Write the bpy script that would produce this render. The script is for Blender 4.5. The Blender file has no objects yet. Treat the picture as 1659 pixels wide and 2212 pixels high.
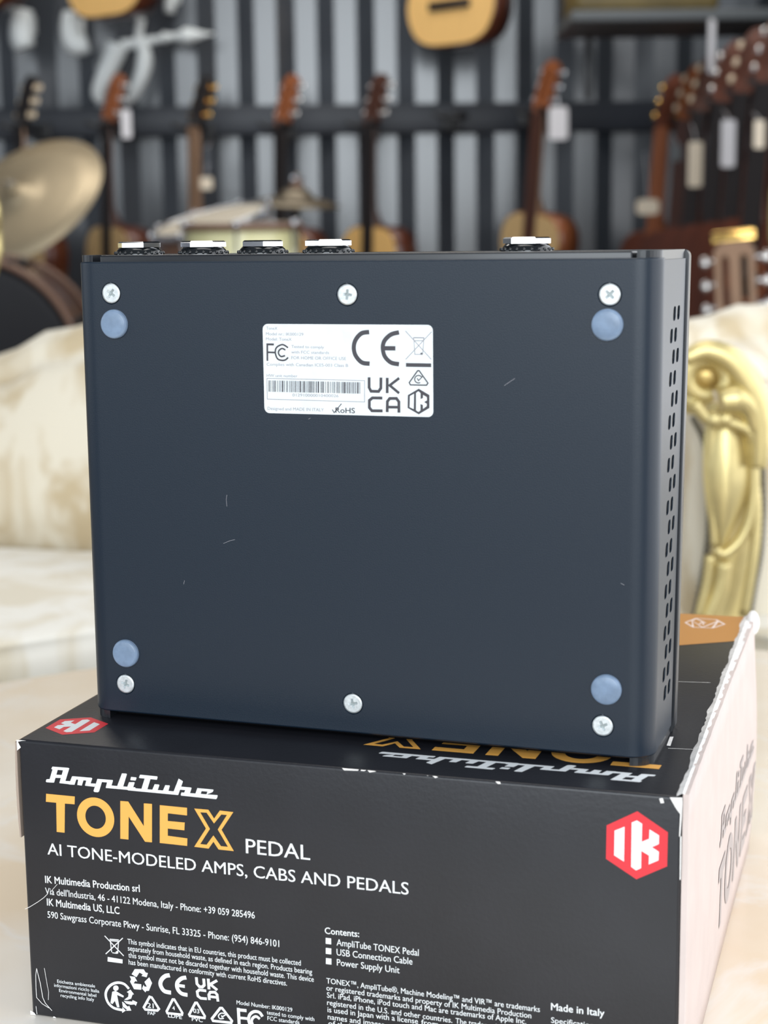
import bpy, bmesh, math, random
from mathutils import Vector, Matrix, Quaternion
random.seed(7)
sc = bpy.context.scene
COL = sc.collection
PI = math.pi
# ------------------------------------------------------------------ camera
FPX, PITCH, ROLL, CZ = 3521.46, math.radians(9.4735), math.radians(0.6658), 0.7052
CX, CY = 829.5, 1106.0
cp, sp, cr, sr = math.cos(PITCH), math.sin(PITCH), math.cos(ROLL), math.sin(ROLL)
FWD = Vector((0, cp, -sp)); UH = Vector((0, sp, cp)); XH = Vector((1, 0, 0))
RIGHT = XH*cr - UH*sr; UPV = XH*sr + UH*cr
EYE = Vector((0, 0, CZ))
cam = bpy.data.cameras.new('camera'); camo = bpy.data.objects.new('camera', cam); COL.objects.link(camo)
m4 = Matrix((RIGHT, UPV, -FWD)).transposed().to_4x4(); m4.translation = EYE
camo.matrix_world = m4
cam.sensor_fit = 'HORIZONTAL'; cam.sensor_width = 36.0; cam.lens = FPX/1659*36.0
cam.clip_start = 0.02; cam.clip_end = 60
cam.dof.use_dof = True; cam.dof.focus_distance = 0.50; cam.dof.aperture_fstop = 20.0
sc.camera = camo
def at(px, py, Y):
    """world point at distance Y behind the lens seen at photo position px, py"""
    d = FWD + RIGHT*((px-CX)/FPX) + UPV*((CY-py)/FPX)
    return EYE + d*(Y/d.y)
# ------------------------------------------------------------------ light
sc.view_settings.view_transform = 'Standard'; sc.view_settings.look = 'None'
sc.view_settings.gamma = 1.0; sc.view_settings.exposure = 0.0; sc.view_settings.use_curve_mapping = False
sc.cycles.use_denoising = True
sc.cycles.max_bounces = 6; sc.cycles.diffuse_bounces = 3; sc.cycles.glossy_bounces = 4
sc.cycles.sample_clamp_indirect = 6.0
w = bpy.data.worlds.new('room_air'); sc.world = w; w.use_nodes = True
bg = w.node_tree.nodes['Background']; bg.inputs[0].default_value = (0.80, 0.88, 1.0, 1); bg.inputs[1].default_value = 0.22
def area(name, loc, target, sx, sy, watts, col):
    l = bpy.data.lights.new(name, 'AREA'); l.shape = 'RECTANGLE'; l.size = sx; l.size_y = sy
    l.energy = watts; l.color = col
    o = bpy.data.objects.new(name, l); COL.objects.link(o); o.location = loc
    o.rotation_euler = (Vector(target)-Vector(loc)).to_track_quat('-Z', 'Y').to_euler()
    return o
# daylight through the shop front behind the camera, its dimmer side pane, and the side window
area('storefront_daylight', (-0.15, -3.0, 1.95), (-0.15, 5, 1.95), 2.9, 2.6, 152, (0.88, 0.95, 1.0))
area('storefront_side_pane', (-3.15, -3.0, 1.8), (-3.15, 5, 1.8), 2.9, 2.8, 46, (0.88, 0.95, 1.0))
area('left_fill', (-3.4, 0.6, 1.5), (0, 0.6, 1.5), 3.0, 1.9, 24, (0.88, 0.95, 1.0))  # unseen light added at the left to brighten the pedal's left corner
area('side_window_daylight', (1.38, 1.2, 1.25), (0.0, 1.2, 1.25), 4.0, 1.9, 54, (0.95, 0.97, 1.0))
area('back_wall_fill', (-0.4, 4.4, 3.2), (-0.4, 4.7, 0), 3.0, .8, 55, (1.0, 0.97, 0.92))  # unseen light added to brighten the guitar tops near the back wall
area('overhead_fill', (0.05, 0.9, 3.0), (0.05, 0.9, 0), 1.6, 1.2, 24, (1.0, 0.96, 0.90))  # unseen overhead light added to brighten the table and sofa seat
# ------------------------------------------------------------------ materials
def mat(name, col, rough=0.5, metal=0.0, spec=0.5, noise=None, bump=None, coat=0, stretch=(1,1,1), sss=0, trans=0, col2=None, sheen=0):
    m = bpy.data.materials.new(name); m.use_nodes = True
    nt = m.node_tree; b = nt.nodes['Principled BSDF']
    def lin(c): return (c[0], c[1], c[2], 1)
    b.inputs['Base Color'].default_value = lin(col); b.inputs['Roughness'].default_value = rough
    b.inputs['Metallic'].default_value = metal; b.inputs['Specular IOR Level'].default_value = spec
    b.inputs['Coat Weight'].default_value = coat; b.inputs['Coat Roughness'].default_value = 0.12
    b.inputs['Sheen Weight'].default_value = sheen
    if sss: b.inputs['Subsurface Weight'].default_value = sss; b.inputs['Subsurface Radius'].default_value = (.004, .004, .006)
    if trans: b.inputs['Transmission Weight'].default_value = trans
    if noise or bump:
        tc = nt.nodes.new('ShaderNodeTexCoord'); mp = nt.nodes.new('ShaderNodeMapping'); mp.inputs['Scale'].default_value = stretch
        nt.links.new(tc.outputs['Object'], mp.inputs[0])
    if noise:
        sc_, amt = noise
        n = nt.nodes.new('ShaderNodeTexNoise'); n.inputs['Scale'].default_value = sc_; n.inputs['Detail'].default_value = 5
        nt.links.new(mp.outputs[0], n.inputs['Vector'])
        r = nt.nodes.new('ShaderNodeValToRGB'); r.color_ramp.elements[0].position = .35; r.color_ramp.elements[1].position = .65
        c2 = col2 or tuple(min(1, c*(1+amt)) for c in col); c1 = col if col2 else tuple(c*(1-amt) for c in col)
        r.color_ramp.elements[0].color = lin(c1); r.color_ramp.elements[1].color = lin(c2)
        nt.links.new(n.outputs['Fac'], r.inputs[0]); nt.links.new(r.outputs[0], b.inputs['Base Color'])
    if bump:
        sc_, st = bump
        n = nt.nodes.new('ShaderNodeTexNoise'); n.inputs['Scale'].default_value = sc_; n.inputs['Detail'].default_value = 4
        nt.links.new(mp.outputs[0], n.inputs['Vector'])
        bp = nt.nodes.new('ShaderNodeBump'); bp.inputs['Strength'].default_value = st; bp.inputs['Distance'].default_value = 0.001
        nt.links.new(n.outputs['Fac'], bp.inputs['Height']); nt.links.new(bp.outputs[0], b.inputs['Normal'])
    return m
M = {}
M['pedal_black'] = mat('pedal_black', (.0075, .0160, .029), .37, spec=.5, bump=(2500, .05))
M['shell_black'] = mat('shell_black', (.012, .014, .018), .3, spec=.6)
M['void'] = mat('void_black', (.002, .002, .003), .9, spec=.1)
M['zinc'] = mat('zinc_screw', (.78, .82, .83), .38, .55, noise=(900, .12))
M['zinc_dark'] = mat('zinc_recess', (.36, .40, .40), .45, .5)
M['rubber'] = mat('clear_blue_rubber', (.20, .275, .39), .33, spec=.5, sss=.3, noise=(300, .12))
M['chrome'] = mat('chrome', (.86, .86, .88), .08, 1.0)
M['washer'] = mat('black_washer', (.01, .012, .014), .14, .2, spec=.8)
M['label'] = mat('label_white', (.80, .86, .89), .35, noise=(120, .05), bump=(160, .25))
M['ink'] = mat('ink_dark', (.055, .052, .062), .5)
M['ink_grey'] = mat('ink_grey', (.34, .33, .36), .6)
M['carton'] = mat('carton_black', (.0120, .0125, .0165), .36, spec=.5, noise=(40, .12), bump=(700, .06))
M['print_white'] = mat('print_white', (.83, .86, .88), .45)
M['print_orange'] = mat('print_orange', (.86, .43, .09), .45)
M['print_red'] = mat('print_red', (.76, .035, .05), .42)
M['band'] = mat('band_orange', (.55, .25, .055), .45)
M['icon'] = mat('print_pink_white', (.90, .74, .66), .5)
M['kraft'] = mat('kraft_pale', (.66, .56, .525), .75, noise=(60, .03), bump=(500, .1))
M['kraft_brown'] = mat('kraft_brown', (.42, .33, .27), .8)
M['kraft_ink'] = mat('kraft_ink', (.46, .41, .40), .6)
M['torn'] = mat('torn_paper', (.86, .84, .82), .85, noise=(500, .1))
M['gold'] = mat('gilt', (.70, .58, .27), .36, .65, noise=(25, .12), bump=(60, .2))
M['gold_dark'] = mat('gilt_dark', (.50, .36, .13), .35, .75)  # darker gilt for the volute eye
M['nail'] = mat('nailhead', (.16, .15, .12), .4, .7)
M['floor'] = mat('floor_wood', (.09, .05, .035), .45, noise=(3, .25), stretch=(1, 8, 1))
M['wall'] = mat('container_paint', (.050, .057, .068), .24, spec=1.0, noise=(2.5, .15), coat=.2)
M['wall_plain'] = mat('wall_dark', (.012, .017, .024), .5, noise=(4, .2))
M['rail'] = mat('rail_dark', (.020, .024, .034), .42, spec=.5, noise=(2, .2))
M['black'] = mat('black_plastic', (.008, .008, .010), .4)
M['steel'] = mat('steel', (.62, .64, .68), .25, .9)
M['shelf'] = mat('shelf_grey', (.12, .13, .135), .5)
M['olive'] = mat('olive_gold', (.17, .12, .035), .5, noise=(9, .2))
M['white_gloss'] = mat('white_gloss', (.82, .86, .86), .3)
M['tag_white'] = mat('tag_white', (.80, .77, .79), .5)
M['tag_cream'] = mat('tag_cream', (.82, .70, .54), .5)
M['spruce'] = mat('spruce_top', (.95, .58, .21), .34, noise=(5, .06), stretch=(30, 1, 1))
M['spruce_pale'] = mat('spruce_pale', (.62, .42, .20), .4, noise=(5, .06), stretch=(30, 1, 1))
M['mahogany'] = mat('mahogany', (.105, .028, .013), .3, noise=(4, .2), stretch=(8, 8, 1), coat=.3)
M['rosewood'] = mat('rosewood', (.075, .030, .020), .35, noise=(4, .2), stretch=(8, 8, 1), coat=.3)
M['redwood'] = mat('red_cedar', (.30, .095, .035), .35, noise=(4, .15), stretch=(8, 8, 1), coat=.2)
M['maple'] = mat('maple_neck', (.30, .18, .11), .4, noise=(5, .1), stretch=(8, 8, 1))
M['ebony'] = mat('ebony', (.022, .018, .018), .4)
M['tuner_gold'] = mat('tuner_gold', (.95, .62, .20), .16, 1.0)
M['tuner_cream'] = mat('tuner_cream', (.80, .66, .48), .25)
M['tuner_silver'] = mat('tuner_silver', (.75, .73, .72), .18, .9)
M['bronze'] = mat('cymbal_bronze', (.40, .325, .215), .5, .6, noise=(3, .18))
M['bronze_dark'] = mat('cymbal_dark', (.17, .14, .10), .4, .7)
M['cream_shell'] = mat('drum_cream', (.78, .74, .40), .3, coat=.4)
M['drumhead'] = mat('drumhead', (.62, .55, .44), .5)
M['drum_black'] = mat('drumhead_black', (.006, .006, .009), .5, spec=.3)
M['hoop'] = mat('hoop_brown', (.19, .105, .07), .42)
def marble():
    m = mat('beige_marble', (.80, .66, .50), .25, spec=.5, noise=(9, .14), col2=(.88, .81, .72))
    nt = m.node_tree; b = nt.nodes['Principled BSDF']; src = b.inputs['Base Color'].links[0].from_socket
    tc = nt.nodes.new('ShaderNodeTexCoord'); n = nt.nodes.new('ShaderNodeTexNoise'); n.inputs['Scale'].default_value = 7; n.inputs['Detail'].default_value = 8; n.inputs['Distortion'].default_value = 1.2
    nt.links.new(tc.outputs['Object'], n.inputs['Vector'])
    r = nt.nodes.new('ShaderNodeValToRGB'); e = r.color_ramp.elements
    e[0].position = .47; e[0].color = (0, 0, 0, 1); e[1].position = .5; e[1].color = (1, 1, 1, 1)
    x = r.color_ramp.elements.new(.53); x.color = (0, 0, 0, 1)
    nt.links.new(n.outputs['Fac'], r.inputs[0])
    mx = nt.nodes.new('ShaderNodeMix'); mx.data_type = 'RGBA'
    mu = nt.nodes.new('ShaderNodeMath'); mu.operation = 'MULTIPLY'; mu.inputs[1].default_value = .45
    nt.links.new(r.outputs[0], mu.inputs[0]); nt.links.new(mu.outputs[0], mx.inputs['Factor'])
    nt.links.new(src, mx.inputs['A']); mx.inputs['B'].default_value = (.86, .84, .82, 1)
    nt.links.new(mx.outputs['Result'], b.inputs['Base Color'])
    return m
M['marble'] = marble()
def brocade(name, a, bcol):
    m = mat(name, a, .62, spec=.4, sheen=.2)
    nt = m.node_tree; b = nt.nodes['Principled BSDF']
    tc = nt.nodes.new('ShaderNodeTexCoord'); mp = nt.nodes.new('ShaderNodeMapping'); mp.inputs['Scale'].default_value = (1, 1, .36)
    nt.links.new(tc.outputs['Object'], mp.inputs[0])
    n = nt.nodes.new('ShaderNodeTexNoise'); n.inputs['Scale'].default_value = 20; n.inputs['Detail'].default_value = 3; n.inputs['Distortion'].default_value = .8
    nt.links.new(mp.outputs[0], n.inputs['Vector'])
    r = nt.nodes.new('ShaderNodeValToRGB'); e = r.color_ramp.elements; e[0].position = .44; e[0].color = (*a, 1); e[1].position = .60; e[1].color = (*bcol, 1)
    nt.links.new(n.outputs['Fac'], r.inputs[0]); nt.links.new(r.outputs[0], b.inputs['Base Color'])
    return m
M['brocade'] = brocade('cream_brocade', (.71, .65, .53), (.52, .42, .27))
M['brocade_pale'] = brocade('cream_brocade_pale', (.74, .715, .65), (.63, .57, .45))
# ------------------------------------------------------------------ mesh helpers
class MB:
    def __init__(s): s.v = []; s.f = []; s.sm = []
    def add(s, vs, fs, smooth=False, T=None):
        k = len(s.v); s.v += [tuple(T @ Vector(p)) if T else tuple(p) for p in vs]
        s.f += [tuple(i+k for i in f) for f in fs]; s.sm += [smooth]*len(fs); return s
    def box(s, a, b, T=None):
        x0, y0, z0 = a; x1, y1, z1 = b
        return s.add([(x0,y0,z0),(x1,y0,z0),(x1,y1,z0),(x0,y1,z0),(x0,y0,z1),(x1,y0,z1),(x1,y1,z1),(x0,y1,z1)],
              [(0,3,2,1),(4,5,6,7),(0,1,5,4),(1,2,6,5),(2,3,7,6),(3,0,4,7)], False, T)
    def rbox(s, a, b, r=.004, seg=3, T=None):
        bm = bmesh.new(); x0, y0, z0 = a; x1, y1, z1 = b
        bmesh.ops.create_cube(bm, size=1)
        for v in bm.verts: v.co = Vector(((x0+x1)/2+v.co.x*(x1-x0), (y0+y1)/2+v.co.y*(y1-y0), (z0+z1)/2+v.co.z*(z1-z0)))
        bmesh.ops.bevel(bm, geom=bm.edges[:], offset=r, segments=seg, profile=.5, affect='EDGES')
        bm.verts.index_update()
        s.add([v.co[:] for v in bm.verts], [[v.index for v in f.verts] for f in bm.faces], True, T); bm.free(); return s
    def grid(s, rows, smooth=True, T=None, closed=False):
        n, m = len(rows), len(rows[0]); vs = [p for r in rows for p in r]; fs = []
        for i in range(n-1):
            for j in range(m if closed else m-1):
                j2 = (j+1) % m; fs.append((i*m+j, i*m+j2, (i+1)*m+j2, (i+1)*m+j))
        return s.add(vs, fs, smooth, T)
    def lathe(s, prof, n=32, T=None, cap=True):
        rows = [[(r*math.cos(2*PI*k/n), r*math.sin(2*PI*k/n), z) for k in range(n)] for r, z in prof]
        s.grid(rows, True, T, True)
        if cap:
            for r, z, rev in ((prof[0][0], prof[0][1], True), (prof[-1][0], prof[-1][1], False)):
                if r > 1e-6:
                    idx = list(range(n)); s.add([(r*math.cos(2*PI*k/n), r*math.sin(2*PI*k/n), z) for k in range(n)], [idx[::-1] if rev else idx], False, T)
        return s
    def sphere(s, c, r, n=12, sc_=(1, 1, 1), T=None):
        rows = [[(c[0]+sc_[0]*r*math.sin(a)*math.cos(2*PI*k/n), c[1]+sc_[1]*r*math.sin(a)*math.sin(2*PI*k/n), c[2]-sc_[2]*r*math.cos(a)) for k in range(n)] for a in [PI*i/(n//2+2) for i in range(n//2+3)]]
        return s.grid(rows, True, T, True)
    def tube(s, path, rad, n=12, T=None, flat=1.0, up=None, cap=True):
        P = [Vector(p) for p in path]; R = rad if isinstance(rad, (list, tuple)) else [rad]*len(P)
        rows = []; u = None
        for i, p in enumerate(P):
            t = (P[min(i+1, len(P)-1)]-P[max(i-1, 0)]).normalized()
            if up is not None: u = Vector(up)
            elif u is None: u = Vector((0, 0, 1)) if abs(t.z) < .9 else Vector((0, 1, 0))
            u = (u-t*u.dot(t)).normalized(); v = t.cross(u)
            rows.append([tuple(p+u*math.cos(2*PI*k/n)*R[i]*flat+v*math.sin(2*PI*k/n)*R[i]) for k in range(n)])
        s.grid(rows, True, T, True)
        if cap: s.add(rows[0], [tuple(range(n))[::-1]], False, T); s.add(rows[-1], [tuple(range(n))], False, T)
        return s
    def prism(s, poly, y0, y1, T=None, smooth=False):
        """poly in (x, z), extruded along y"""
        n = len(poly); vs = [(x, y0, z) for x, z in poly]+[(x, y1, z) for x, z in poly]
        s.add(vs, [tuple(range(n)), tuple(range(2*n-1, n-1, -1))], False, T)
        return s.add(vs, [(i, i+n, (i+1) % n+n, (i+1) % n) for i in range(n)], smooth, T)
    def build(s, name, m, parent=None, label=None, tri=False, xf=None, fix=True):
        me = bpy.data.meshes.new(name); me.from_pydata(s.v, [], s.f); me.polygons.foreach_set('use_smooth', s.sm); me.update()
        if fix:
            bm = bmesh.new(); bm.from_mesh(me); bmesh.ops.remove_doubles(bm, verts=bm.verts[:], dist=1e-6)
            bmesh.ops.recalc_face_normals(bm, faces=bm.faces[:]); bm.to_mesh(me); bm.free()
        me.materials.append(M[m] if isinstance(m, str) else m)
        o = bpy.data.objects.new(name, me); COL.objects.link(o)
        if xf is not None: o.matrix_world = xf
        if parent: o.parent = parent
        if label: o['label'] = label
        return o
def tag(o, label, cat, group=None, kind=None):
    o['label'] = label; o['category'] = cat
    if group: o['group'] = group
    if kind: o['kind'] = kind
    return o
def empty(name, loc, label, cat, rz=0, group=None, rot=None):
    o = bpy.data.objects.new(name, None); COL.objects.link(o); o.location = loc
    o.rotation_euler = rot if rot else (0, 0, rz); o.empty_display_size = .05
    return tag(o, label, cat, group)
def struct(name, mb, m, **k):
    o = mb.build(name, m, **k); o['kind'] = 'structure'; return o
def copy_tree(o, parent=None):
    c = o.copy(); COL.objects.link(c)
    if parent: c.parent = parent
    for ch in list(o.children): copy_tree(ch, c)
    return c
def cat_rom(P, k=6, closed=False):
    n = len(P); out = []
    g = lambda i: P[i % n] if closed else P[max(0, min(n-1, i))]
    for i in range(n if closed else n-1):
        a, b, c, d = g(i-1), g(i), g(i+1), g(i+2)
        for j in range(k):
            t = j/k
            out.append(tuple(.5*(2*b[q]+(c[q]-a[q])*t+(2*a[q]-5*b[q]+4*c[q]-d[q])*t*t+(3*b[q]-a[q]-3*c[q]+d[q])*t**3) for q in range(len(b))))
    if not closed: out.append(tuple(P[-1]))
    return out
def ribbon2d(w, closed, smooth, P):
    """flat band of width w along 2-D points, mitred; returns vertices and quads"""
    if smooth: P = cat_rom(P, 6, closed)
    n = len(P); L = []; R = []
    for i in range(n):
        p = Vector(P[i]); a = Vector(P[i-1]) if (i > 0 or closed) else None; b = Vector(P[(i+1) % n]) if (i < n-1 or closed) else None
        d1 = (p-a).normalized() if a is not None else None; d2 = (b-p).normalized() if b is not None else None
        if d1 is None: d1 = d2
        if d2 is None: d2 = d1
        nrm = Vector((-d1.y, d1.x))+Vector((-d2.y, d2.x))
        nrm.normalize(); c = max(.45, nrm.dot(Vector((-d1.y, d1.x))))
        L.append(p+nrm*(w/2/c)); R.append(p-nrm*(w/2/c))
    vs = [v for q in zip(L, R) for v in q]
    fs = [(2*i, 2*i+1, 2*((i+1) % n)+1, 2*((i+1) % n)) for i in range(n if closed else n-1)]
    return vs, fs
def fill2d(loops):
    """triangulate outer loop with holes"""
    from mathutils.geometry import tessellate_polygon
    pts = [Vector((p[0], p[1], 0)) for l in loops for p in l]
    tr = tessellate_polygon([[Vector((p[0], p[1], 0)) for p in l] for l in loops])
    return pts, [tuple(t) for t in tr]
_tc = {}
def text2d(body, weight):
    key = (body, weight)
    if key in _tc: return _tc[key]
    c = bpy.data.curves.new('lettering', 'FONT'); c.body = body; c.size = 1; c.offset = weight; c.resolution_u = 3
    o = bpy.data.objects.new('lettering', c); COL.objects.link(o)
    dg = bpy.context.evaluated_depsgraph_get(); ev = o.evaluated_get(dg); me = ev.to_mesh()
    vs = [(v.co.x, v.co.y) for v in me.vertices]; fs = [tuple(p.vertices) for p in me.polygons]
    ev.to_mesh_clear(); bpy.data.objects.remove(o); bpy.data.curves.remove(c)
    _tc[key] = (vs, fs); return vs, fs
_h = text2d('H', 0); CAP = max(v[1] for v in _h[0])
class Print:
    """flat print collected in face millimetres, lifted a hair off the face"""
    def __init__(s, frame, lift=.00006): s.mb = MB(); s.fr = frame; s.l = lift; s.k = 0
    def _put(s, vs, fs):
        O, U, V, N = s.fr; s.k += 1; h = s.l+s.k*4e-7
        pts = [O+U*(p[0]/1000)+V*(p[1]/1000)+N*h for p in vs]
        good = []
        for f in fs:
            nn = (pts[f[1]]-pts[f[0]]).cross(pts[f[2]]-pts[f[0]])
            good.append(f if nn.dot(N) > 0 else tuple(reversed(f)))
        s.mb.add(pts, good)
    def poly(s, P): s._put(*fill2d([P]))
    def loops(s, L): s._put(*fill2d(L))
    def stroke(s, w, c, sm, P): s._put(*ribbon2d(w, c, sm, P))
    def text(s, body, u0, v0, u1, v1, cap, bold=0):
        vs, fs = text2d(body, 0)
        x0 = min(v[0] for v in vs); x1 = max(v[0] for v in vs)
        d = Vector((u1-u0, v1-v0)); L = d.length; d.normalize(); n = Vector((-d.y, d.x))
        kx = L/(x1-x0); ky = cap/CAP
        for sx_, sy_ in (((-.016, 0), (.016, 0), (0, .012), (0, -.012)) if bold else ((-.006, 0), (.006, 0))):
            s._put([Vector((u0, v0))+d*((x-x0+sx_)*kx)+n*((y+sy_)*ky) for x, y in vs], fs)
    def build(s, name, m, parent, label=None): return s.mb.build(name, m, parent, label, fix=False)
# ------------------------------------------------------------------ measured print outlines (millimetres on each face)
FRONT_TEXT = [('headline', 'PEDAL', 73.3, -28.39, 93.0, -28.49, 4.38, 0), ('headline', 'AI TONE-MODELED AMPS, CABS AND PEDALS', 8.74, -35.4, 122.31, -35.74, 3.62, 0), ('address', 'IK Multimedia Production srl', 7.51, -44.58, 38.91, -44.09, 2.23, 1), ('address', "Via dell'Industria, 46 - 41122 Modena, Italy - Phone: +39 059 285496", 7.32, -48.22, 75.51, -48.26, 2.09, 0), ('address', 'IK Multimedia US, LLC', 7.74, -51.8, 31.93, -51.86, 2.24, 1), ('address', '590 Sawgrass Corporate Pkwy - Sunrise, FL 33325 - Phone: (954) 846-9101', 7.71, -55.76, 82.9, -56.16, 2.1, 0), ('notice', 'This symbol indicates that in EU countries, this product must be collected', 34.22, -61.02, 89.49, -61.09, 1.63, 0), ('notice', 'separately from household waste, as defined in each region. Products bearing', 34.25, -63.16, 92.93, -63.38, 1.63, 0), ('notice', 'this symbol must not be discarded together with household waste. This device', 34.34, -65.36, 93.4, -65.65, 1.64, 0), ('notice', 'has been manufactured in conformity with current RoHS directives.', 34.33, -67.57, 85.04, -67.9, 1.64, 0), ('notice', 'Etichetta ambientale', 9.96, -76.59, 22.74, -76.54, 1.06, 0), ('notice', 'informazioni riciclo Italia', 8.84, -78.03, 24.08, -78.06, 1.07, 0), ('notice', 'Environmental label', 10.45, -79.53, 23.02, -79.59, 1.07, 0), ('notice', 'recycling info Italy', 10.89, -81.08, 22.23, -81.03, 1.07, 0), ('contents', 'Contents:', 97.09, -50.33, 107.44, -50.16, 1.91, 1), ('contents', 'AmpliTube TONEX Pedal', 100.6, -53.53, 125.14, -53.72, 1.98, 0), ('contents', 'USB Connection Cable', 100.55, -56.53, 123.26, -56.6, 1.99, 0), ('contents', 'Power Supply Unit', 100.58, -59.65, 119.42, -59.71, 1.99, 0), ('legal', 'TONEX™, AmpliTube®, Machine Modeling™ and VIR™ are trademarks', 97.28, -65.56, 160.1, -66.06, 1.66, 0), ('legal', 'or registered trademarks and property of IK Multimedia Production', 97.24, -67.75, 157.66, -68.25, 1.66, 0), ('legal', 'Srl. iPad, iPhone, iPod touch and Mac are trademarks of Apple Inc.', 97.36, -69.96, 156.23, -70.18, 1.67, 0), ('legal', 'registered in the U.S. and other countries.', 97.37, -72.24, 134.85, -72.72, 1.67, 0), ('legal', 'The trademark', 135.82, -72.69, 148.45, -72.92, 1.63, 0), ('legal', 'is used in Japan with a license', 97.46, -74.43, 124.76, -74.41, 1.67, 0), ('legal', 'from', 125.71, -74.5, 130.78, -74.58, 1.64, 0), ('legal', 'names and images', 97.48, -76.66, 114.63, -76.87, 1.67, 0), ('legal', 'of their', 97.65, -78.71, 105.49, -78.7, 1.68, 0), ('legal', 'Made in Italy', 163.28, -64.98, 178.14, -64.94, 2.06, 1), ('legal', 'Specifications', 163.3, -68.77, 176.19, -68.82, 1.65, 0), ('marks', 'Model Number: IK000129', 69.02, -75.79, 86.53, -75.87, 1.26, 0), ('marks', 'tested to comply with', 78.49, -77.68, 93.3, -77.84, 1.26, 0), ('marks', 'FCC standards', 78.67, -79.48, 88.66, -79.49, 1.26, 0), ('marks', 'PAP', 40.03, -82.96, 42.54, -82.85, 0.98, 1), ('marks', 'LDPE', 46.7, -82.9, 51.2, -82.92, 1.27, 1), ('marks', 'PVC', 54.45, -83.01, 57.9, -83.01, 1.26, 1), ('marks', '21', 40.0, -80.67, 42.03, -80.64, 1.5, 1), ('marks', '4', 48.22, -80.34, 49.0, -80.31, 1.19, 1), ('marks', '03', 54.99, -80.36, 56.93, -80.33, 1.34, 1)]
SCRIPT = [[[11.93,-7.84],[13.7,-7.69],[12.07,-12.44],[11.6,-12.52],[9.55,-12.58],[9.28,-12.34],[9.56,-11.67],[10.63,-11.47]],[[11.76,-7.51],[17.05,-7.44],[17.35,-7.64],[17.0,-8.36],[11.44,-8.37],[11.42,-8.06]],[[15.46,-7.71],[17.31,-7.64],[15.6,-12.39],[13.8,-12.47]],[[12.66,-9.95],[15.08,-9.83],[14.75,-10.82],[12.33,-10.94]],[[14.15,-11.69],[18.05,-11.52],[18.56,-12.56],[13.8,-12.47]],[[18.4,-9.92],[24.57,-9.87],[24.79,-10.11],[24.43,-10.92],[17.81,-10.81]],[[18.12,-10.0],[19.88,-9.93],[18.83,-12.54],[16.98,-12.62]],[[20.22,-10.42],[22.06,-10.43],[21.23,-12.59],[19.76,-12.51]],[[22.99,-10.27],[24.74,-10.11],[23.9,-12.43],[22.3,-12.46]],[[22.56,-11.69],[25.86,-11.57],[25.45,-12.59],[22.34,-12.52]],[[26.48,-10.05],[28.22,-10.03],[26.86,-13.9],[26.39,-14.2],[25.38,-14.21],[25.02,-13.94]],[[26.57,-10.04],[31.5,-9.98],[31.22,-10.83],[26.26,-10.93]],[[29.85,-10.09],[31.58,-10.08],[30.75,-12.46],[29.11,-12.49]],[[29.42,-11.72],[38.76,-11.57],[38.72,-12.54],[29.11,-12.61]],[[34.59,-7.62],[36.03,-7.59],[36.17,-7.82],[34.67,-12.08],[32.78,-11.9]],[[36.76,-10.17],[38.39,-9.99],[38.6,-10.14],[37.85,-12.18],[35.95,-12.18]],[[37.51,-8.47],[39.14,-8.47],[39.26,-8.63],[38.92,-9.48],[37.33,-9.49],[37.25,-9.32]],[[40.47,-7.53],[45.93,-7.57],[46.06,-7.78],[45.8,-8.6],[40.21,-8.58],[40.07,-8.39]],[[42.02,-8.22],[43.85,-8.23],[42.59,-11.93],[40.69,-11.93]],[[45.03,-10.04],[46.37,-10.02],[46.54,-10.21],[45.85,-11.98],[44.15,-11.96]],[[48.42,-10.04],[49.76,-9.97],[49.87,-10.17],[49.28,-11.93],[47.55,-11.91]],[[52.77,-7.65],[53.98,-8.27],[54.06,-8.49],[52.45,-12.66],[50.83,-12.21]],[[53.39,-10.02],[56.57,-10.03],[56.78,-10.18],[56.45,-10.94],[53.0,-10.99]],[[55.16,-10.12],[56.78,-10.14],[56.16,-11.9],[54.3,-11.93]],[[53.51,-11.8],[64.77,-11.59],[64.94,-11.74],[64.65,-12.57],[64.38,-12.84],[53.38,-12.76],[53.27,-12.5]],[[58.6,-10.02],[60.18,-10.01],[59.5,-11.93],[57.89,-11.83]],[[58.68,-10.01],[63.51,-10.01],[63.68,-10.17],[63.4,-10.73],[58.39,-10.85]],[[62.01,-10.15],[63.68,-10.12],[63.13,-10.93],[61.44,-11.67]],[[36.33,-11.89],[52.27,-11.66],[52.62,-11.71],[52.27,-12.68],[36.3,-12.7]]]
TON = [[[9.21,-16.21],[18.76,-16.2],[18.57,-18.66],[15.34,-18.73],[14.81,-27.94],[12.16,-27.94],[12.45,-18.74],[9.0,-18.75]],[[33.69,-16.21],[36.27,-16.16],[41.03,-23.32],[41.31,-16.25],[43.94,-16.19],[43.48,-28.1],[41.23,-28.13],[36.23,-20.81],[35.86,-28.0],[33.2,-28.0]],[[46.44,-16.33],[55.12,-16.33],[55.04,-18.69],[48.93,-18.6],[48.84,-20.97],[54.24,-20.93],[54.04,-23.34],[48.76,-23.31],[48.67,-25.54],[54.91,-25.73],[54.76,-28.07],[46.0,-28.03]]]
XO = [[[57.4,-16.34],[61.87,-16.28],[63.6,-18.82],[65.45,-16.2],[69.68,-16.28],[65.83,-22.01],[69.49,-28.16],[64.71,-28.17],[63.15,-25.94],[61.57,-28.2],[57.01,-28.11],[60.92,-22.12]],[[59.26,-17.33],[61.27,-17.25],[63.51,-20.33],[65.9,-17.36],[67.66,-17.34],[64.63,-22.05],[67.68,-27.03],[65.49,-27.06],[63.21,-23.99],[60.96,-27.08],[58.95,-27.06],[62.17,-22.11]]]
O = [[25.35,-22.07],6.13,6.16,3.36,3.6]
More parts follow.
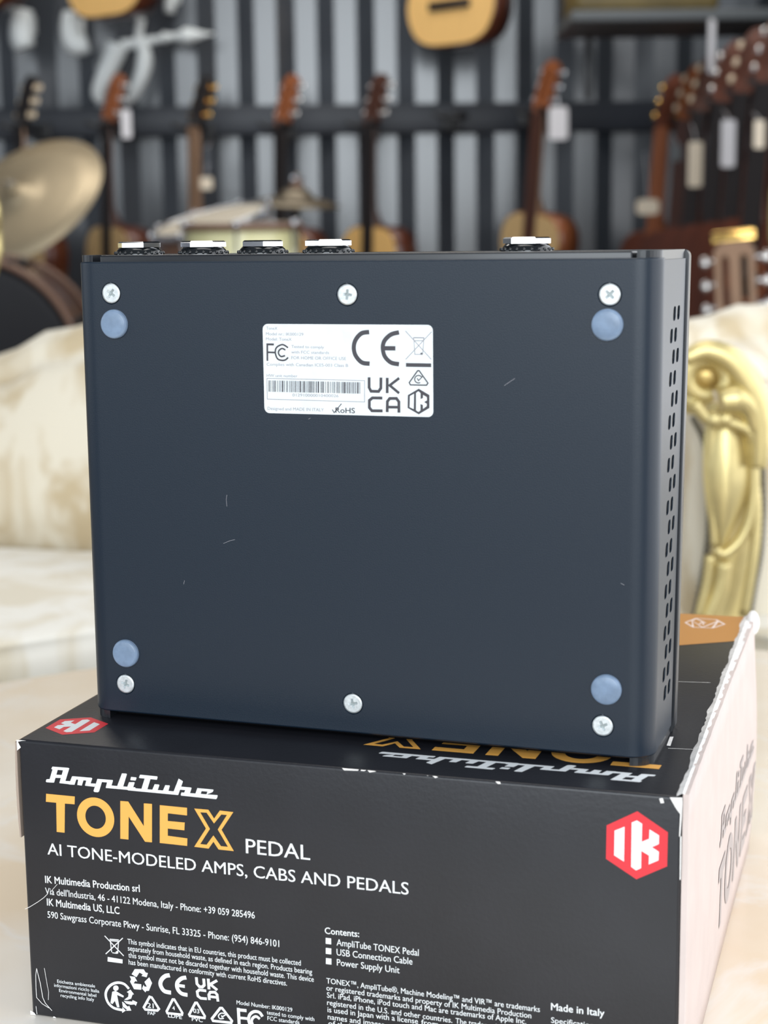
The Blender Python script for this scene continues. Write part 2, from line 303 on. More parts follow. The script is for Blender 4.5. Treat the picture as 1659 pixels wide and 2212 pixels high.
HEX = [[186.38,-5.04],[194.58,-10.12],[194.54,-19.7],[186.37,-24.24],[178.09,-19.28],[178.16,-9.78]]
IK = [[[180.33,-11.04],[183.02,-9.66],[182.98,-19.55],[180.29,-18.04]],[[184.91,-8.3],[186.3,-7.58],[187.72,-8.38],[187.68,-13.44],[189.62,-12.43],[189.69,-9.77],[192.28,-11.22],[192.26,-13.63],[190.44,-14.7],[192.3,-15.81],[192.23,-18.23],[189.62,-19.69],[189.69,-17.14],[187.6,-16.05],[187.62,-20.9],[186.28,-21.7],[184.91,-20.83]]]
THEX = [[2.93,13.04],[2.82,23.31],[11.51,26.29],[19.79,20.87],[19.74,11.3],[11.21,7.51]]
TOPSIM = [-1.4343,202.45,-1.83]
FST = [[0.32,0,0,[[26.7,-59.37],[32.79,-65.06]]],[0.31,0,0,[[32.72,-59.35],[26.81,-65.17]]],[0.34,0,0,[[28.3,-60.27],[31.36,-60.14]]],[0.29,0,0,[[28.21,-60.7],[31.27,-60.61]]],[0.29,0,0,[[28.52,-60.78],[28.83,-64.34]]],[0.29,0,0,[[31.27,-60.56],[30.84,-64.1]]],[0.29,0,0,[[29.01,-64.5],[30.46,-64.51]]],[0.82,0,1,[[34.09,-75.45],[32.58,-74.12],[30.42,-73.93],[28.21,-74.92],[26.67,-76.76],[26.22,-78.7],[26.98,-80.95],[28.86,-82.35],[31.75,-82.66]]],[1.3,0,1,[[47.74,-69.36],[46.35,-69.76],[45.13,-70.89],[44.55,-72.35],[44.91,-73.7],[45.93,-74.72],[47.94,-74.88]]],[1.22,0,1,[[53.08,-69.41],[51.65,-69.83],[50.32,-71.03],[49.92,-72.36],[50.34,-73.8],[51.48,-74.74],[53.29,-74.92]]],[0.99,0,0,[[50.04,-72.27],[52.51,-72.3]]],[0.89,0,0,[[56.33,-68.89],[56.47,-70.94],[57.21,-71.76],[58.15,-71.76],[58.8,-71.1],[58.7,-69.04]]],[0.89,0,0,[[60.17,-68.86],[60.3,-72.21]]],[0.84,0,0,[[63.0,-69.07],[60.75,-70.57],[62.95,-72.1]]],[0.84,0,0,[[59.4,-72.81],[57.18,-72.8],[56.46,-73.47],[56.65,-74.83],[57.56,-75.4],[59.5,-75.31]]],[0.84,0,0,[[60.33,-75.61],[60.17,-74.02],[60.67,-73.08],[62.19,-72.89],[62.86,-73.56],[63.08,-75.71]]],[0.79,0,0,[[60.28,-74.47],[62.95,-74.46]]],[0.77,1,0,[[40.85,-77.13],[38.8,-80.79],[39.25,-81.43],[43.2,-81.25],[43.77,-80.59],[41.56,-77.27]]],[0.76,1,0,[[48.41,-77.0],[46.3,-81.07],[46.51,-81.62],[51.25,-81.49],[51.39,-80.85],[48.93,-76.93]]],[0.75,1,0,[[55.75,-77.09],[53.62,-81.13],[53.84,-81.56],[58.53,-81.55],[58.67,-80.91],[56.27,-77.02]]],[0.79,1,0,[[63.71,-77.71],[60.96,-81.43],[61.29,-82.08],[67.11,-81.91],[67.36,-81.25],[64.34,-77.63]]],[0.37,0,1,[[65.1,-79.25],[63.94,-79.3],[63.1,-80.22],[63.54,-81.08],[64.82,-80.79]]],[0.37,0,0,[[64.04,-79.97],[64.25,-80.47],[65.44,-79.55]]],[0.97,0,0,[[69.52,-76.87],[69.68,-82.78]]],[0.97,0,0,[[69.32,-77.49],[72.13,-77.39]]],[0.83,0,0,[[69.59,-79.98],[72.48,-79.87]]],[0.92,0,1,[[77.14,-78.59],[76.21,-77.42],[74.61,-77.33],[73.21,-78.39],[72.7,-80.07],[73.11,-81.85]]],[0.83,0,1,[[76.27,-79.47],[75.15,-78.82],[74.1,-79.42],[73.65,-80.62],[74.26,-82.15]]]]
FPY = [[[27.45,-66.02],[32.38,-66.23],[32.28,-67.54],[27.32,-67.51]],[[31.05,-64.16],[31.0,-64.36],[30.86,-64.53],[30.67,-64.64],[30.47,-64.66],[30.29,-64.6],[30.17,-64.46],[30.13,-64.27],[30.19,-64.08],[30.32,-63.91],[30.51,-63.8],[30.71,-63.77],[30.89,-63.84],[31.01,-63.98]],[[35.18,-70.62],[36.28,-68.81],[39.23,-68.53],[39.86,-69.47],[40.59,-69.57],[40.09,-70.97],[38.42,-70.77],[38.87,-70.25],[37.8,-69.73],[36.73,-71.38]],[[39.31,-72.56],[40.97,-70.86],[41.83,-72.58],[40.68,-75.24],[39.72,-75.41],[39.54,-75.9],[38.43,-74.81],[39.03,-73.48],[39.2,-74.02],[40.06,-74.0]],[[34.5,-71.31],[36.18,-71.33],[36.96,-72.74],[36.29,-72.67],[35.73,-73.48],[38.25,-73.44],[38.18,-75.22],[35.78,-75.34],[34.55,-73.05],[34.94,-72.3]],[[30.66,-75.66],[30.56,-76.06],[30.29,-76.4],[29.91,-76.62],[29.5,-76.67],[29.13,-76.55],[28.89,-76.27],[28.82,-75.89],[28.92,-75.49],[29.19,-75.15],[29.57,-74.93],[29.98,-74.88],[30.35,-75.0],[30.59,-75.28]],[[28.47,-77.11],[29.58,-76.66],[32.3,-77.95],[32.09,-78.51],[30.06,-77.96],[30.69,-81.87],[29.89,-81.93],[29.2,-79.95],[28.42,-81.11],[27.71,-80.85]],[[33.32,-76.6],[34.57,-75.62],[35.71,-76.99],[35.22,-77.17],[34.69,-78.52],[33.34,-79.17],[32.37,-79.18],[33.74,-78.06],[33.91,-76.87]],[[32.12,-79.56],[33.32,-79.52],[35.01,-79.42],[35.15,-78.93],[36.69,-79.43],[36.16,-80.67],[35.7,-80.26],[34.49,-80.54],[33.05,-80.38]],[[31.62,-79.86],[32.33,-80.24],[33.14,-81.07],[33.61,-81.24],[33.94,-80.85],[34.6,-82.4],[32.83,-82.71],[33.09,-82.25],[31.8,-81.48]],[[31.67,-81.62],[32.76,-82.65],[31.51,-83.59]],[[97.29,-51.57],[98.98,-51.57],[98.95,-53.41],[97.26,-53.42]],[[97.26,-54.65],[98.96,-54.64],[98.92,-56.49],[97.23,-56.5]],[[97.25,-57.77],[98.94,-57.76],[98.91,-59.62],[97.21,-59.63]]]
WEAR = [[[-1.06,-0.39],[0.04,0.79],[2.18,2.19],[3.83,2.73],[3.42,0.51],[2.05,-0.28],[0.55,-0.67],[1.49,-2.38],[-0.34,-3.49],[-0.48,-1.72]],[[-0.63,-4.48],[-0.14,-4.16],[-0.43,-6.66],[-0.45,-11.9],[0.08,-13.24],[-0.24,-15.2],[-0.91,-16.65],[-0.84,-14.15],[-0.86,-8.63]],[[-1.46,-22.87],[-0.66,-23.01],[-0.09,-23.38],[-0.85,-23.73],[-1.38,-23.58]],[[-3.52,-53.42],[-2.5,-54.01],[-0.62,-53.94],[-1.39,-55.88],[-2.44,-55.71],[-3.66,-55.94]],[[-0.01,-86.97],[1.51,-87.47],[2.1,-88.3],[7.79,-88.65],[8.25,-87.78],[8.87,-88.0],[9.06,-88.58],[16.99,-89.01],[16.96,-89.52],[1.41,-89.41],[0.18,-88.56]],[[103.12,0.1],[105.96,0.78],[108.14,0.16],[107.82,-0.49],[103.73,-0.71]],[[108.77,0.22],[110.34,0.47],[109.7,-0.45],[108.57,-0.42]],[[110.64,-0.06],[112.83,0.57],[113.19,-0.27],[111.26,-0.69]],[[120.94,0.03],[121.5,0.39],[121.86,-0.14],[121.37,-0.49]],[[129.58,-0.08],[130.68,0.38],[131.16,-0.31],[130.37,-0.68]],[[128.0,0.15],[128.36,0.18],[128.36,-0.19],[127.99,-0.22]],[[147.42,0.02],[148.73,0.62],[148.97,-0.69],[148.14,-0.76]],[[192.16,-0.91],[193.08,-0.7],[193.47,-2.03],[192.55,-2.19]],[[194.92,-0.34],[198.21,0.35],[198.5,-1.56],[198.15,-6.25],[197.87,-10.95],[197.57,-10.97],[197.75,-4.73],[196.62,-3.29]],[[197.87,-10.95],[198.23,-10.91],[198.24,-23.05],[197.94,-23.08]]]
WEARST = [[0.3,0,0,[[-0.98,-53.84],[1.77,-52.96],[4.57,-51.09],[6.74,-49.44],[8.16,-48.01]]],[0.24,0,0,[[9.4,-47.03],[11.6,-44.54]]],[0.38,0,0,[[3.12,-72.74],[2.68,-75.11],[2.58,-79.15],[2.62,-82.37],[4.43,-84.15],[6.7,-85.26]]],[0.42,0,0,[[3.12,-72.84],[4.14,-77.53],[4.75,-82.09],[5.51,-83.8],[7.71,-86.03]]],[0.3,0,0,[[5.78,-72.31],[6.46,-77.44],[6.86,-80.0],[6.62,-82.65]]],[0.34,0,0,[[2.26,-85.24],[2.44,-87.85]]]]
ICON = [[[175.9,200.2],[179.16,208.27],[186.9,207.78],[190.71,201.08],[186.83,193.53],[179.66,193.12],[175.9,200.2]],[[179.66,193.12],[178.01,204.09],[183.05,193.7],[187.86,205.61],[190.61,201.05]],[[178.01,204.09],[179.21,207.79],[183.53,201.17]],[[181.46,198.75],[182.0,203.65],[183.0,198.19]],[[186.81,193.72],[187.86,205.61],[186.92,207.59]]]
ORANGE = [[177.69,163.91],[198.77,176.43]]
TSCR = [[[183.63,114.09],[193.85,115.55]],[[189.31,40.81],[198.36,41.86]]]
TMARK = [[188.59,43.35],[188.44,52.14],[189.49,52.42],[189.69,43.18]]
LTEXT = [('label', 'ToneX', 49.93, 109.96, 53.41, 109.91, 0.84, 0), ('label', 'Model nr.: IK000129', 49.82, 108.33, 61.45, 108.26, 0.84, 0), ('label', 'Model: ToneX', 49.78, 106.85, 57.79, 106.78, 0.85, 0), ('label', 'Tested to comply', 57.67, 104.76, 67.72, 104.66, 0.81, 0), ('label', 'with FCC standards', 57.63, 103.17, 69.27, 103.1, 0.81, 0), ('label', 'FOR HOME OR OFFICE USE', 57.6, 101.49, 74.46, 101.43, 0.88, 0), ('label', 'Complies with Canadian ICES-003 Class B', 49.85, 99.52, 75.03, 99.5, 0.85, 0), ('label', 'HW unit number', 49.77, 96.28, 59.38, 96.27, 0.82, 0), ('label', 'Designed and MADE IN ITALY', 49.82, 86.64, 67.38, 86.59, 0.89, 0), ('label', 'RoHS', 70.98, 86.3, 76.89, 86.27, 1.49, 1), ('label', '012910000010400026', 57.72, 90.74, 71.96, 90.75, 0.82, 0)]
LST = [[1.26,0,1,[[81.51,109.47],[79.16,109.06],[77.36,107.15],[76.82,104.93],[77.38,102.72],[79.21,100.84],[81.56,100.52]]],[1.24,0,1,[[90.42,109.45],[88.01,108.81],[86.08,107.07],[85.55,105.02],[86.11,102.66],[87.92,100.95],[90.33,100.48]]],[1.25,0,0,[[85.63,104.94],[89.3,104.95]]],[1.06,0,0,[[92.4,100.32],[99.86,100.31]]],[0.84,0,0,[[81.34,96.66],[81.3,93.72],[81.87,92.69],[84.14,92.66],[84.83,93.62],[84.9,96.64]]],[0.83,0,0,[[86.79,96.59],[86.73,92.23]]],[0.76,0,0,[[90.37,96.57],[87.51,94.46],[90.32,92.27]]],[0.84,0,0,[[85.26,90.8],[82.27,90.79],[81.33,90.05],[81.3,87.98],[82.05,87.11],[85.28,87.14]]],[0.84,0,0,[[86.67,86.82],[86.76,89.85],[87.47,90.73],[89.47,90.78],[90.21,89.84],[90.18,86.74]]],[0.77,0,0,[[86.77,88.26],[90.11,88.3]]],[0.36,1,0,[[95.85,98.73],[93.34,95.35],[93.67,94.7],[98.45,94.7],[98.87,95.29],[96.31,98.74]]],[0.3,0,0,[[97.01,96.96],[96.78,97.2],[96.48,97.35],[96.14,97.41],[95.8,97.37],[95.49,97.24],[95.23,97.02],[95.05,96.74],[94.96,96.42],[94.98,96.09],[95.1,95.79],[95.32,95.54],[95.6,95.37],[95.93,95.28],[96.27,95.3],[96.6,95.41]]],[0.26,0,0,[[95.67,96.65],[96.08,95.95],[97.32,97.15]]],[0.54,0,0,[[50.16,105.92],[50.09,100.93]]],[0.58,0,0,[[49.88,105.71],[52.23,105.69]]],[0.5,0,0,[[50.11,103.42],[52.52,103.36]]],[0.46,0,1,[[56.62,104.8],[55.45,105.53],[54.49,105.61],[53.03,104.8],[52.62,103.38],[53.25,101.61],[54.58,101.13],[55.73,101.28],[56.61,102.0]]],[0.46,0,1,[[55.8,104.12],[54.75,104.55],[53.78,103.92],[53.66,103.03],[54.41,102.24],[55.66,102.52]]],[0.26,0,0,[[69.98,87.18],[70.53,86.3],[72.84,88.92]]]]
LPY = [[[97.4,103.5],[97.37,103.35],[97.27,103.23],[97.12,103.16],[96.96,103.16],[96.82,103.22],[96.72,103.34],[96.68,103.49],[96.72,103.64],[96.82,103.76],[96.97,103.83],[97.13,103.83],[97.27,103.76],[97.37,103.65]],[[96.14,93.67],[99.29,91.92],[99.26,88.29],[96.08,86.4],[92.81,88.15],[92.89,91.79]]]
LWH = [[[93.56,91.57],[94.8,92.23],[94.68,87.87],[93.44,88.4]],[[95.39,92.47],[96.05,92.96],[96.71,92.5],[96.74,90.76],[97.44,91.09],[97.44,91.96],[98.59,91.35],[98.59,90.41],[97.76,89.92],[98.58,89.46],[98.49,88.75],[97.41,88.01],[97.39,89.12],[96.68,89.34],[96.67,87.52],[96.0,87.11],[95.34,87.57]]]
LG = [[0.21,0,0,[[92.33,109.86],[99.9,101.96]]],[0.21,0,0,[[100.04,109.68],[92.33,101.87]]],[0.3,0,0,[[94.65,108.0],[97.82,107.98]]],[0.23,0,0,[[94.65,108.0],[94.85,107.14],[97.56,107.17],[97.82,107.98]]],[0.2,0,0,[[94.81,107.46],[95.07,103.31],[97.21,103.34]]],[0.2,0,0,[[97.73,107.64],[97.37,103.42]]],[0.18,1,0,[[49.83,95.84],[79.95,95.69],[79.86,89.57],[49.79,89.79]]]]
BAR = [[50.37,95.27],[78.88,95.18],[50.29,91.96],[78.83,91.93]]
BOX = (-0.11126, 0.47205)
PED = (-0.08083, 0.49028, CZ-0.13517)
# ------------------------------------------------------------------ room shell
WY = 5.85
mb = MB(); prof = []
x = -4.6
while x < 1.4:                                     # pressed container steel: crest, slope, trough, slope
    prof += [(x, WY), (x+.075, WY), (x+.139, WY+.036), (x+.214, WY+.036)]; x += .278
mb.grid([[(px, py, z) for px, py in prof] for z in (0, .8, 1.6, 2.4, 3.3)], smooth=False)
struct('wall_back', mb, 'wall')
struct('wall_right', MB().box((1.34, 3.4, 0), (1.42, WY+.05, 3.3)), 'wall_plain')
struct('floor', MB().box((-4.6, -3.2, -.05), (2.6, WY+.1, 0)), 'floor')
struct('ceiling', MB().box((-4.6, 1.2, 3.3), (2.6, WY+.1, 3.36)), 'wall_plain')
# ------------------------------------------------------------------ round marble table
TX, TY, TZ, TR = .05, .50, CZ-.2352, .455
tb = empty('coffee_table', (TX, TY, 0), 'round beige marble coffee table under the black carton', 'table')
MB().lathe([(0, TZ-.03), (TR-.012, TZ-.03), (TR-.003, TZ-.024), (TR, TZ-.015), (TR-.003, TZ-.005), (TR-.012, TZ), (0, TZ)], 96, cap=False).build('tabletop', 'marble', tb)
MB().lathe([(.10, .05), (.05, .09), (.045, .2), (.07, .3), (.05, .36), (.12, TZ-.03)], 40).build('pedestal', 'gold', tb, 'gilt turned pedestal')
MB().lathe([(.24, 0), (.24, .02), (.20, .04), (.10, .05)], 48).build('base', 'gold', tb)
# ------------------------------------------------------------------ product carton
BYAW = .29709; BWD, BDP, BH = .19849, .21558, .0885
box = empty('product_box', (BOX[0], BOX[1], TZ), 'worn black product carton with white and orange printing, lying on the marble table', 'box', -BYAW)
def box_body():
    m = MB(); e = .0009
    m.rbox((.0006, .0, .0), (BWD-.0004, BDP, BH), .0010, 3)
    return m
box_body().build('carton', 'carton', box)
# right-hand pale side board, bowed outwards towards the back, with a ragged torn top edge
def side_board(name, xx, bow, m):
    g = MB(); rows = []; ny, nz = 60, 10
    rnd = random.Random(3)
    jag = [rnd.uniform(-.0002, .0003) for _ in range(ny+1)]
    for side in (0, 1):
        for j in range(nz+1):
            r = []
            for i in range(ny+1):
                t = i/ny; h = j/nz
                b = bow*(t**1.5)*(.35+.65*math.sin(PI*min(1, h*.9+.08)))*(1-max(0, t-.93)/.07*.55)
                z = h*(BH+.0006)+(jag[i] if j == nz else 0)
                r.append((xx+b+(0.0016 if side else 0.0)*(1 if bow > 0 else -1), .0008+t*(BDP-.001), z))
            rows.append(r if side == 0 else r)
    inner = rows[:nz+1]; outer = rows[nz+1:]
    g.grid(inner); g.grid(outer)
    g.grid([inner[-1], outer[-1]], False); g.grid([inner[0], outer[0]], False)
    g.grid([[r[0] for r in inner], [r[0] for r in outer]], False); g.grid([[r[-1] for r in inner], [r[-1] for r in outer]], False)
    return g.build(name, m, box)
sb = side_board('side_board', BWD-.0002, .0045, 'kraft'); sb['label'] = 'pale cardboard right side with grey printing'
g = MB(); rows = []
for j in range(13):
    t = j/12; off = .0005*math.sin(PI*min(1, t*1.0))
    rows.append([(-.0007-off, .0004+.0001*(j % 2), BH-.001-t*.030), (-.0001-off*.3, .0002, BH-.001-t*.030), (.0004-off*.3, .10, BH-.001-t*.030), (-.0004-off, .10, BH-.001-t*.030)])
g.grid(rows, False, None, True); g.build('loose_flap', 'kraft_brown', box, 'cardboard flap edge curling out at the left corner')
FF = (Vector((0, 0, BH)), Vector((1, 0, 0)), Vector((0, 0, 1)), Vector((0, -1, 0)))
TF = (Vector((0, 0, BH)), Vector((1, 0, 0)), Vector((0, 1, 0)), Vector((0, 0, 1)))
def o_loops(o):
    (cx, cy), a, b, c, d = o; n = 48
    return [[(cx+a*math.cos(2*PI*k/n), cy+b*math.sin(2*PI*k/n)) for k in range(n)], [(cx+c*math.cos(2*PI*k/n), cy+d*math.sin(2*PI*k/n)) for k in range(n)]]
oL = o_loops(O)
def logo(name, frame, f, parts, m, lift=.00006):
    p = Print(frame, lift)
    for kind in parts:
        if kind == 's':
            for q in SCRIPT: p.poly([f(*a) for a in q])
        else:
            for q in TON: p.poly([f(*a) for a in q])
            for L in (oL, XO): p.loops([[f(*a) for a in l] for l in L])
    return p.build(name, m, box)
idf = lambda u, v: (u, v)
logo('script_lettering', FF, idf, 's', 'print_white')['label'] = 'white slanted script lettering on the front'
logo('block_lettering', FF, idf, 'b', 'print_orange')['label'] = 'large orange capitals on the front'
ta, tx, ty = TOPSIM
topf = lambda u, v: (ta*u+tx, ta*v+ty)
logo('script_lettering', TF, topf, 's', 'print_white')['label'] = 'white script lettering upside down on the top'
logo('block_lettering', TF, topf, 'b', 'print_orange')['label'] = 'orange capitals upside down on the top, mostly under the pedal'
for grp, nm in (('headline', 'headline_lettering'), ('address', 'address_lettering'), ('notice', 'disposal_notice'), ('contents', 'contents_list'), ('legal', 'trademark_notice'), ('marks', 'certification_marks')):
    p = Print(FF)
    for t_ in FRONT_TEXT:
        if t_[0] == grp: p.text(*t_[1:])
    if grp == 'marks':
        for q in FST: p.stroke(*q)
        for q in FPY[:-3]: p.poly(q)
    if grp == 'contents':
        for q in FPY[-3:]: p.poly(q)
    p.build(nm, 'print_white', box)
def badge(frame, hexa, iks, lab):
    p = Print(frame, .00005); p.poly(hexa); b = p.build('hexagon_badge', 'print_red', box, lab)
    p = Print(frame, .00010)
    for q in iks: p.poly(q)
    p.build('badge_lettering', 'print_white', b)
badge(FF, HEX, IK, 'red hexagon badge with white letters on the front')
hc = [sum(q[i] for q in HEX)/6 for i in (0, 1)]; tc_ = [sum(q[i] for q in THEX)/6 for i in (0, 1)]
rt = lambda q: [(tc_[0]-(u-hc[0])*1.02, tc_[1]-(v-hc[1])*.98) for u, v in q]
badge(TF, rt(HEX), [rt(q) for q in IK], 'red hexagon badge upside down on the top')
p = Print(TF, .00004)
(a0, b0), (a1, b1) = ORANGE; sl = (b1-b0)/(a1-a0); x0 = 110
p.poly([(x0, b0+sl*(x0-a0)), (198.3, b0+sl*(198.3-a0)), (198.3, 215.3), (x0, 215.3)])
band = p.build('orange_band', 'band', box, 'orange band across the back of the top')
p = Print(TF, .00009)
for q in ICON: p.stroke(.75, 0, 0, q)
p.build('gem_icon', 'icon', band, 'pale line drawing of a faceted gem')
SFx = BWD+.0014
sideprint = MB()
def side_pt(u, v):                                 # printing follows the bowed board
    dep = 83+1.91*(u-9.3); z = -45+1.91*(v+12.5)
    t = max(0, min(1, (dep/1000-.0008)/(BDP-.001))); h = (BH+z/1000)/(BH+.0006)
    b = .0045*(t**1.5)*(.35+.65*math.sin(PI*min(1, h*.9+.08)))*(1-max(0, t-.93)/.07*.55)
    return (BWD-.0002+.0016+b+.0002, dep/1000, BH+z/1000)
def side_poly(loops):
    pts, tr = fill2d(loops)
    sideprint.add([side_pt(q.x, q.y) for q in pts], tr)
for q in SCRIPT: side_poly([q])
for q in TON: side_poly([q])
for L in (oL, XO): side_poly(L)
sideprint.build('side_lettering', 'kraft_ink', box, 'grey lettering on the pale side', fix=False)
cl = lambda P: [(max(.15, min(198.3, u)), max(-88.3, min(-.1, v))) for u, v in P]
for q in WEAR:
    p = Print(FF, .00012); p.poly(cl(q)); p.build('torn_patch', 'torn', box)
for q in WEARST:
    p = Print(FF, .00013); p.stroke(q[0]*.5, q[1], q[2], cl(q[3])); p.build('crease', 'torn', box)
g = MB(); rnd = random.Random(11); y = 0.0; P0 = []
rows = []
for i in range(91):
    y = BDP*i/90
    rows.append([(BWD-.0016-rnd.uniform(0, .0004)-.0004*math.sin(i*.5)*math.sin(i*.13), y, BH+.00006), (BWD-.0003, y, BH+.0009+rnd.uniform(-.0001, .00015)), (BWD+.0004+.0045*((i/90)**1.5)*.52, y, BH+.0007)])
g.grid(rows, False); g.build('torn_edge', 'torn', box, 'ragged white torn edge along the right of the top')
for q in TSCR:
    p = Print(TF, .00012); p.stroke(.25, 0, 0, q); p.build('crease', 'torn', box)
p = Print(TF, .00012); p.poly(TMARK); p.build('torn_patch', 'torn', box)
MB().sphere((BWD+.002, BDP-.006, BH-.001), .0055, 12, (.5, 1, .9)).build('crushed_corner', 'torn', box, 'crushed white back corner')
# ------------------------------------------------------------------ effects pedal, standing on its front edge
PYAW, PTILT = .33010, -.003564
V0 = -.0115
ped = empty('effects_pedal', (PED[0], PED[1], PED[2]+V0), 'black metal effects pedal standing on edge on the carton, underside facing out', 'pedal', rot=(PTILT, 0, -PYAW))
def PT(u, d, v): return (u/1000, d/1000, v/1000-V0)
PL, PR_, VB, VT, RR = -12.8, 163.7, -9.0, 129.7, 7.0
dep = lambda v: 33.6+(45.5-33.6)*(v-VB)/(VT-VB)
def slot(cu, cv, wu, wv, n=5, r=None):
    r = min(wu, wv)/2 if r is None else r; o = []
    for qx, qy, a0 in ((1, 1, 0), (-1, 1, 90), (-1, -1, 180), (1, -1, 270)):
        for k in range(n):
            a = math.radians(a0+90*k/(n-1)); o.append((cu+qx*(wu/2-r)+r*math.cos(a), cv+qy*(wv/2-r)+r*math.sin(a)))
    return o
screws = [(0, 120.4), (75, 120), (150.2, 120), (0, 0.2), (75, 0.1), (149.6, -.2)]
feet = [(.9, 111.3), (149.7, 111.9), (.7, 10.1), (150.6, 10.5)]
cov = MB()
RIM = [(0, 0), (.22, .05), (.45, .22), (.6, .55)]      # rounded top and bottom edge of the sheet
rim = lambda s: [(b, (VT-.6+a) if s > 0 else (VB+.6-a)) for a, b in RIM]
# flat face with countersunk holes
u0, u1 = PL+RR, PR_-RR
loops = [[(u0+.8, VB+.6), (u1-.8, VB+.6), (u1-.8, VT-.6), (u0+.8, VT-.6)]]+[slot(a, b, 6.7, 6.7, 8) for a, b in screws]
pts, tr = fill2d(loops)
cov.add([PT(q.x, 0, q.y) for q in pts], tr)
for a, b in screws:
    c = slot(a, b, 6.7, 6.7, 8); c2 = slot(a, b, 4.4, 4.4, 8)
    cov.grid([[PT(q[0], 0, q[1]) for q in c], [PT(q[0], 1.4, q[1]) for q in c2]], True, None, True)
    cov.add([PT(q[0], 1.4, q[1]) for q in c2], [tuple(range(len(c2)))])
# rounded corners, swept up the plate
def corner(side, off=0.0):
    r = RR-off; o = []
    for k in range(17):
        a = PI/2*k/16
        if side > 0: o.append((PR_-RR+r*math.sin(a), RR-r*math.cos(a)))
        else: o.append((PL+RR-r*math.sin(a), RR-r*math.cos(a)))
    pre = (o[0][0]-side*.8, o[0][1]); post = (o[-1][0], o[-1][1]+.8)
    return [pre]+o+[post]
for s in (1, -1):
    lev = [(VB+.6, 0)]+[(VT-.6, 0)]
    cov.grid([[PT(u, d, v) for u, d in corner(s)] for v in (VB+.6, 20, 45, 70, 95, VT-.6)])
    for e in (1, -1):
        cov.grid([[PT(u, d, v) for u, d in corner(s, o)] for o, v in rim(e)])
for e in (1, -1):
    cov.grid([[PT(u, o, v) for u in (u0+.8, u1-.8)] for o, v in rim(e)])
# right flank with its staggered pairs of vent slots
vents = []
for i in range(19):
    v = 114.2-6.05*i
    d1 = (25.6 if i % 2 == 0 else 20.9)-(.28*i if i % 2 == 0 else .16*i)
    vents += [(d1, v-.3), (d1+7.4, v-.3)]
outer = [(RR+.8, VB+.6), (dep(VB), VB+.6), (dep(VT), VT-.6), (RR+.8, VT-.6)]
def vslot(d, v): return [(x_+(y_-v)*.22, y_) for x_, y_ in slot(d, v, 4.5, 4.0, 4, 1.3)]
pts, tr = fill2d([outer]+[vslot(d, v) for d, v in vents])
cov.add([PT(PR_, q.x, q.y) for q in pts], tr)
for d, v in vents:
    c = vslot(d, v); cov.grid([[PT(PR_, a, b) for a, b in c], [PT(PR_-.4, a, b) for a, b in c]], False, None, True)
cov.add([PT(PL, RR+.8, VB+.6), PT(PL, dep(VB), VB+.6), PT(PL, dep(VT), VT-.6), PT(PL, RR+.8, VT-.6)], [(0, 1, 2, 3)])
cov.build('bottom_cover', 'pedal_black', ped, fix=False)
# near-black block put in for the unlit inside seen through the slots
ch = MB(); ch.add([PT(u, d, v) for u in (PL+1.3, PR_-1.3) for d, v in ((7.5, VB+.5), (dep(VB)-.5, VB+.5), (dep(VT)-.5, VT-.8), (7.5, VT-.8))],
   [(0,1,2,3),(7,6,5,4),(0,4,5,1),(1,5,6,2),(2,6,7,3),(3,7,4,0)]); ch.build('dark_infill', 'void', ped)
# top shell: the face plate behind, its jack panel above and its front lip below
def shell_prof(dv): return None
sh = MB()
def rrect(l, r, b, t, rad, n=6):
    o = []
    for cx_, cy_, a0 in ((r-rad, t-rad, 0), (l+rad, t-rad, 90), (l+rad, b+rad, 180), (r-rad, b+rad, 270)):
        for k in range(n): a = math.radians(a0+90*k/(n-1)); o.append((cx_+rad*math.cos(a), cy_+rad*math.sin(a)))
    return o
fp = rrect(PL-.5, PR_+.5, -11.5, 131.7, 2.0)
dd = lambda v: 35.4+(46.4-35.4)*(v+11.5)/143.2
rows = [[PT(u, dd(v)-.2, v) for u, v in fp], [PT(u, dd(v)+6.0, v) for u, v in fp]]
sh.grid(rows, True, None, True)
sh.add(rows[0], [tuple(range(len(fp)))]); sh.add(rows[1], [tuple(range(len(fp)))[::-1]])
sh.build('face_plate', 'shell_black', ped)
def corner_tab(u0, u1, v0, v1, d1, round_side, name):
    m = MB(); r = 6.0; P_ = []
    if round_side < 0: P_ = [(u1, d1), (u1, 1.0)]+[(u0+r-r*math.sin(PI/2*k/8), 1.0+r-r*math.cos(PI/2*k/8)) for k in range(9)]+[(u0, d1)]
    else: P_ = [(u0, d1), (u0, 1.0)]+[(u1-r+r*math.sin(PI/2*k/8), 1.0+r-r*math.cos(PI/2*k/8)) for k in range(9)]+[(u1, d1)]
    lo = [PT(a, b, v0) for a, b in P_]; hi = [PT(a, b, v1) for a, b in P_]
    m.grid([lo, hi], False, None, True); m.add(hi, [tuple(range(len(P_)))]); m.add(lo, [tuple(range(len(P_)))[::-1]])
    return m.build(name, 'shell_black', ped)
corner_tab(PL+.5, -6.6, 127, 131.7, 46, -1, 'corner_flange'); corner_tab(158.0, PR_-.5, 127, 131.7, 46, 1, 'corner_flange')
corner_tab(PL+.5, -6.8, -11.5, -7, 35, -1, 'corner_flange'); corner_tab(158.2, PR_-.5, -11.5, -7, 35, 1, 'corner_flange')
rp = MB(); rp.rbox(PT(-4.0, .9, 126), PT(156.0, 47, 131.6), .0006, 2); rp.build('jack_panel', 'shell_black', ped)
fl = MB(); fl.rbox(PT(-4.0, 1.5, -9.9), PT(156.0, 36, -6), .0006, 2); fl.build('front_lip', 'void', ped)
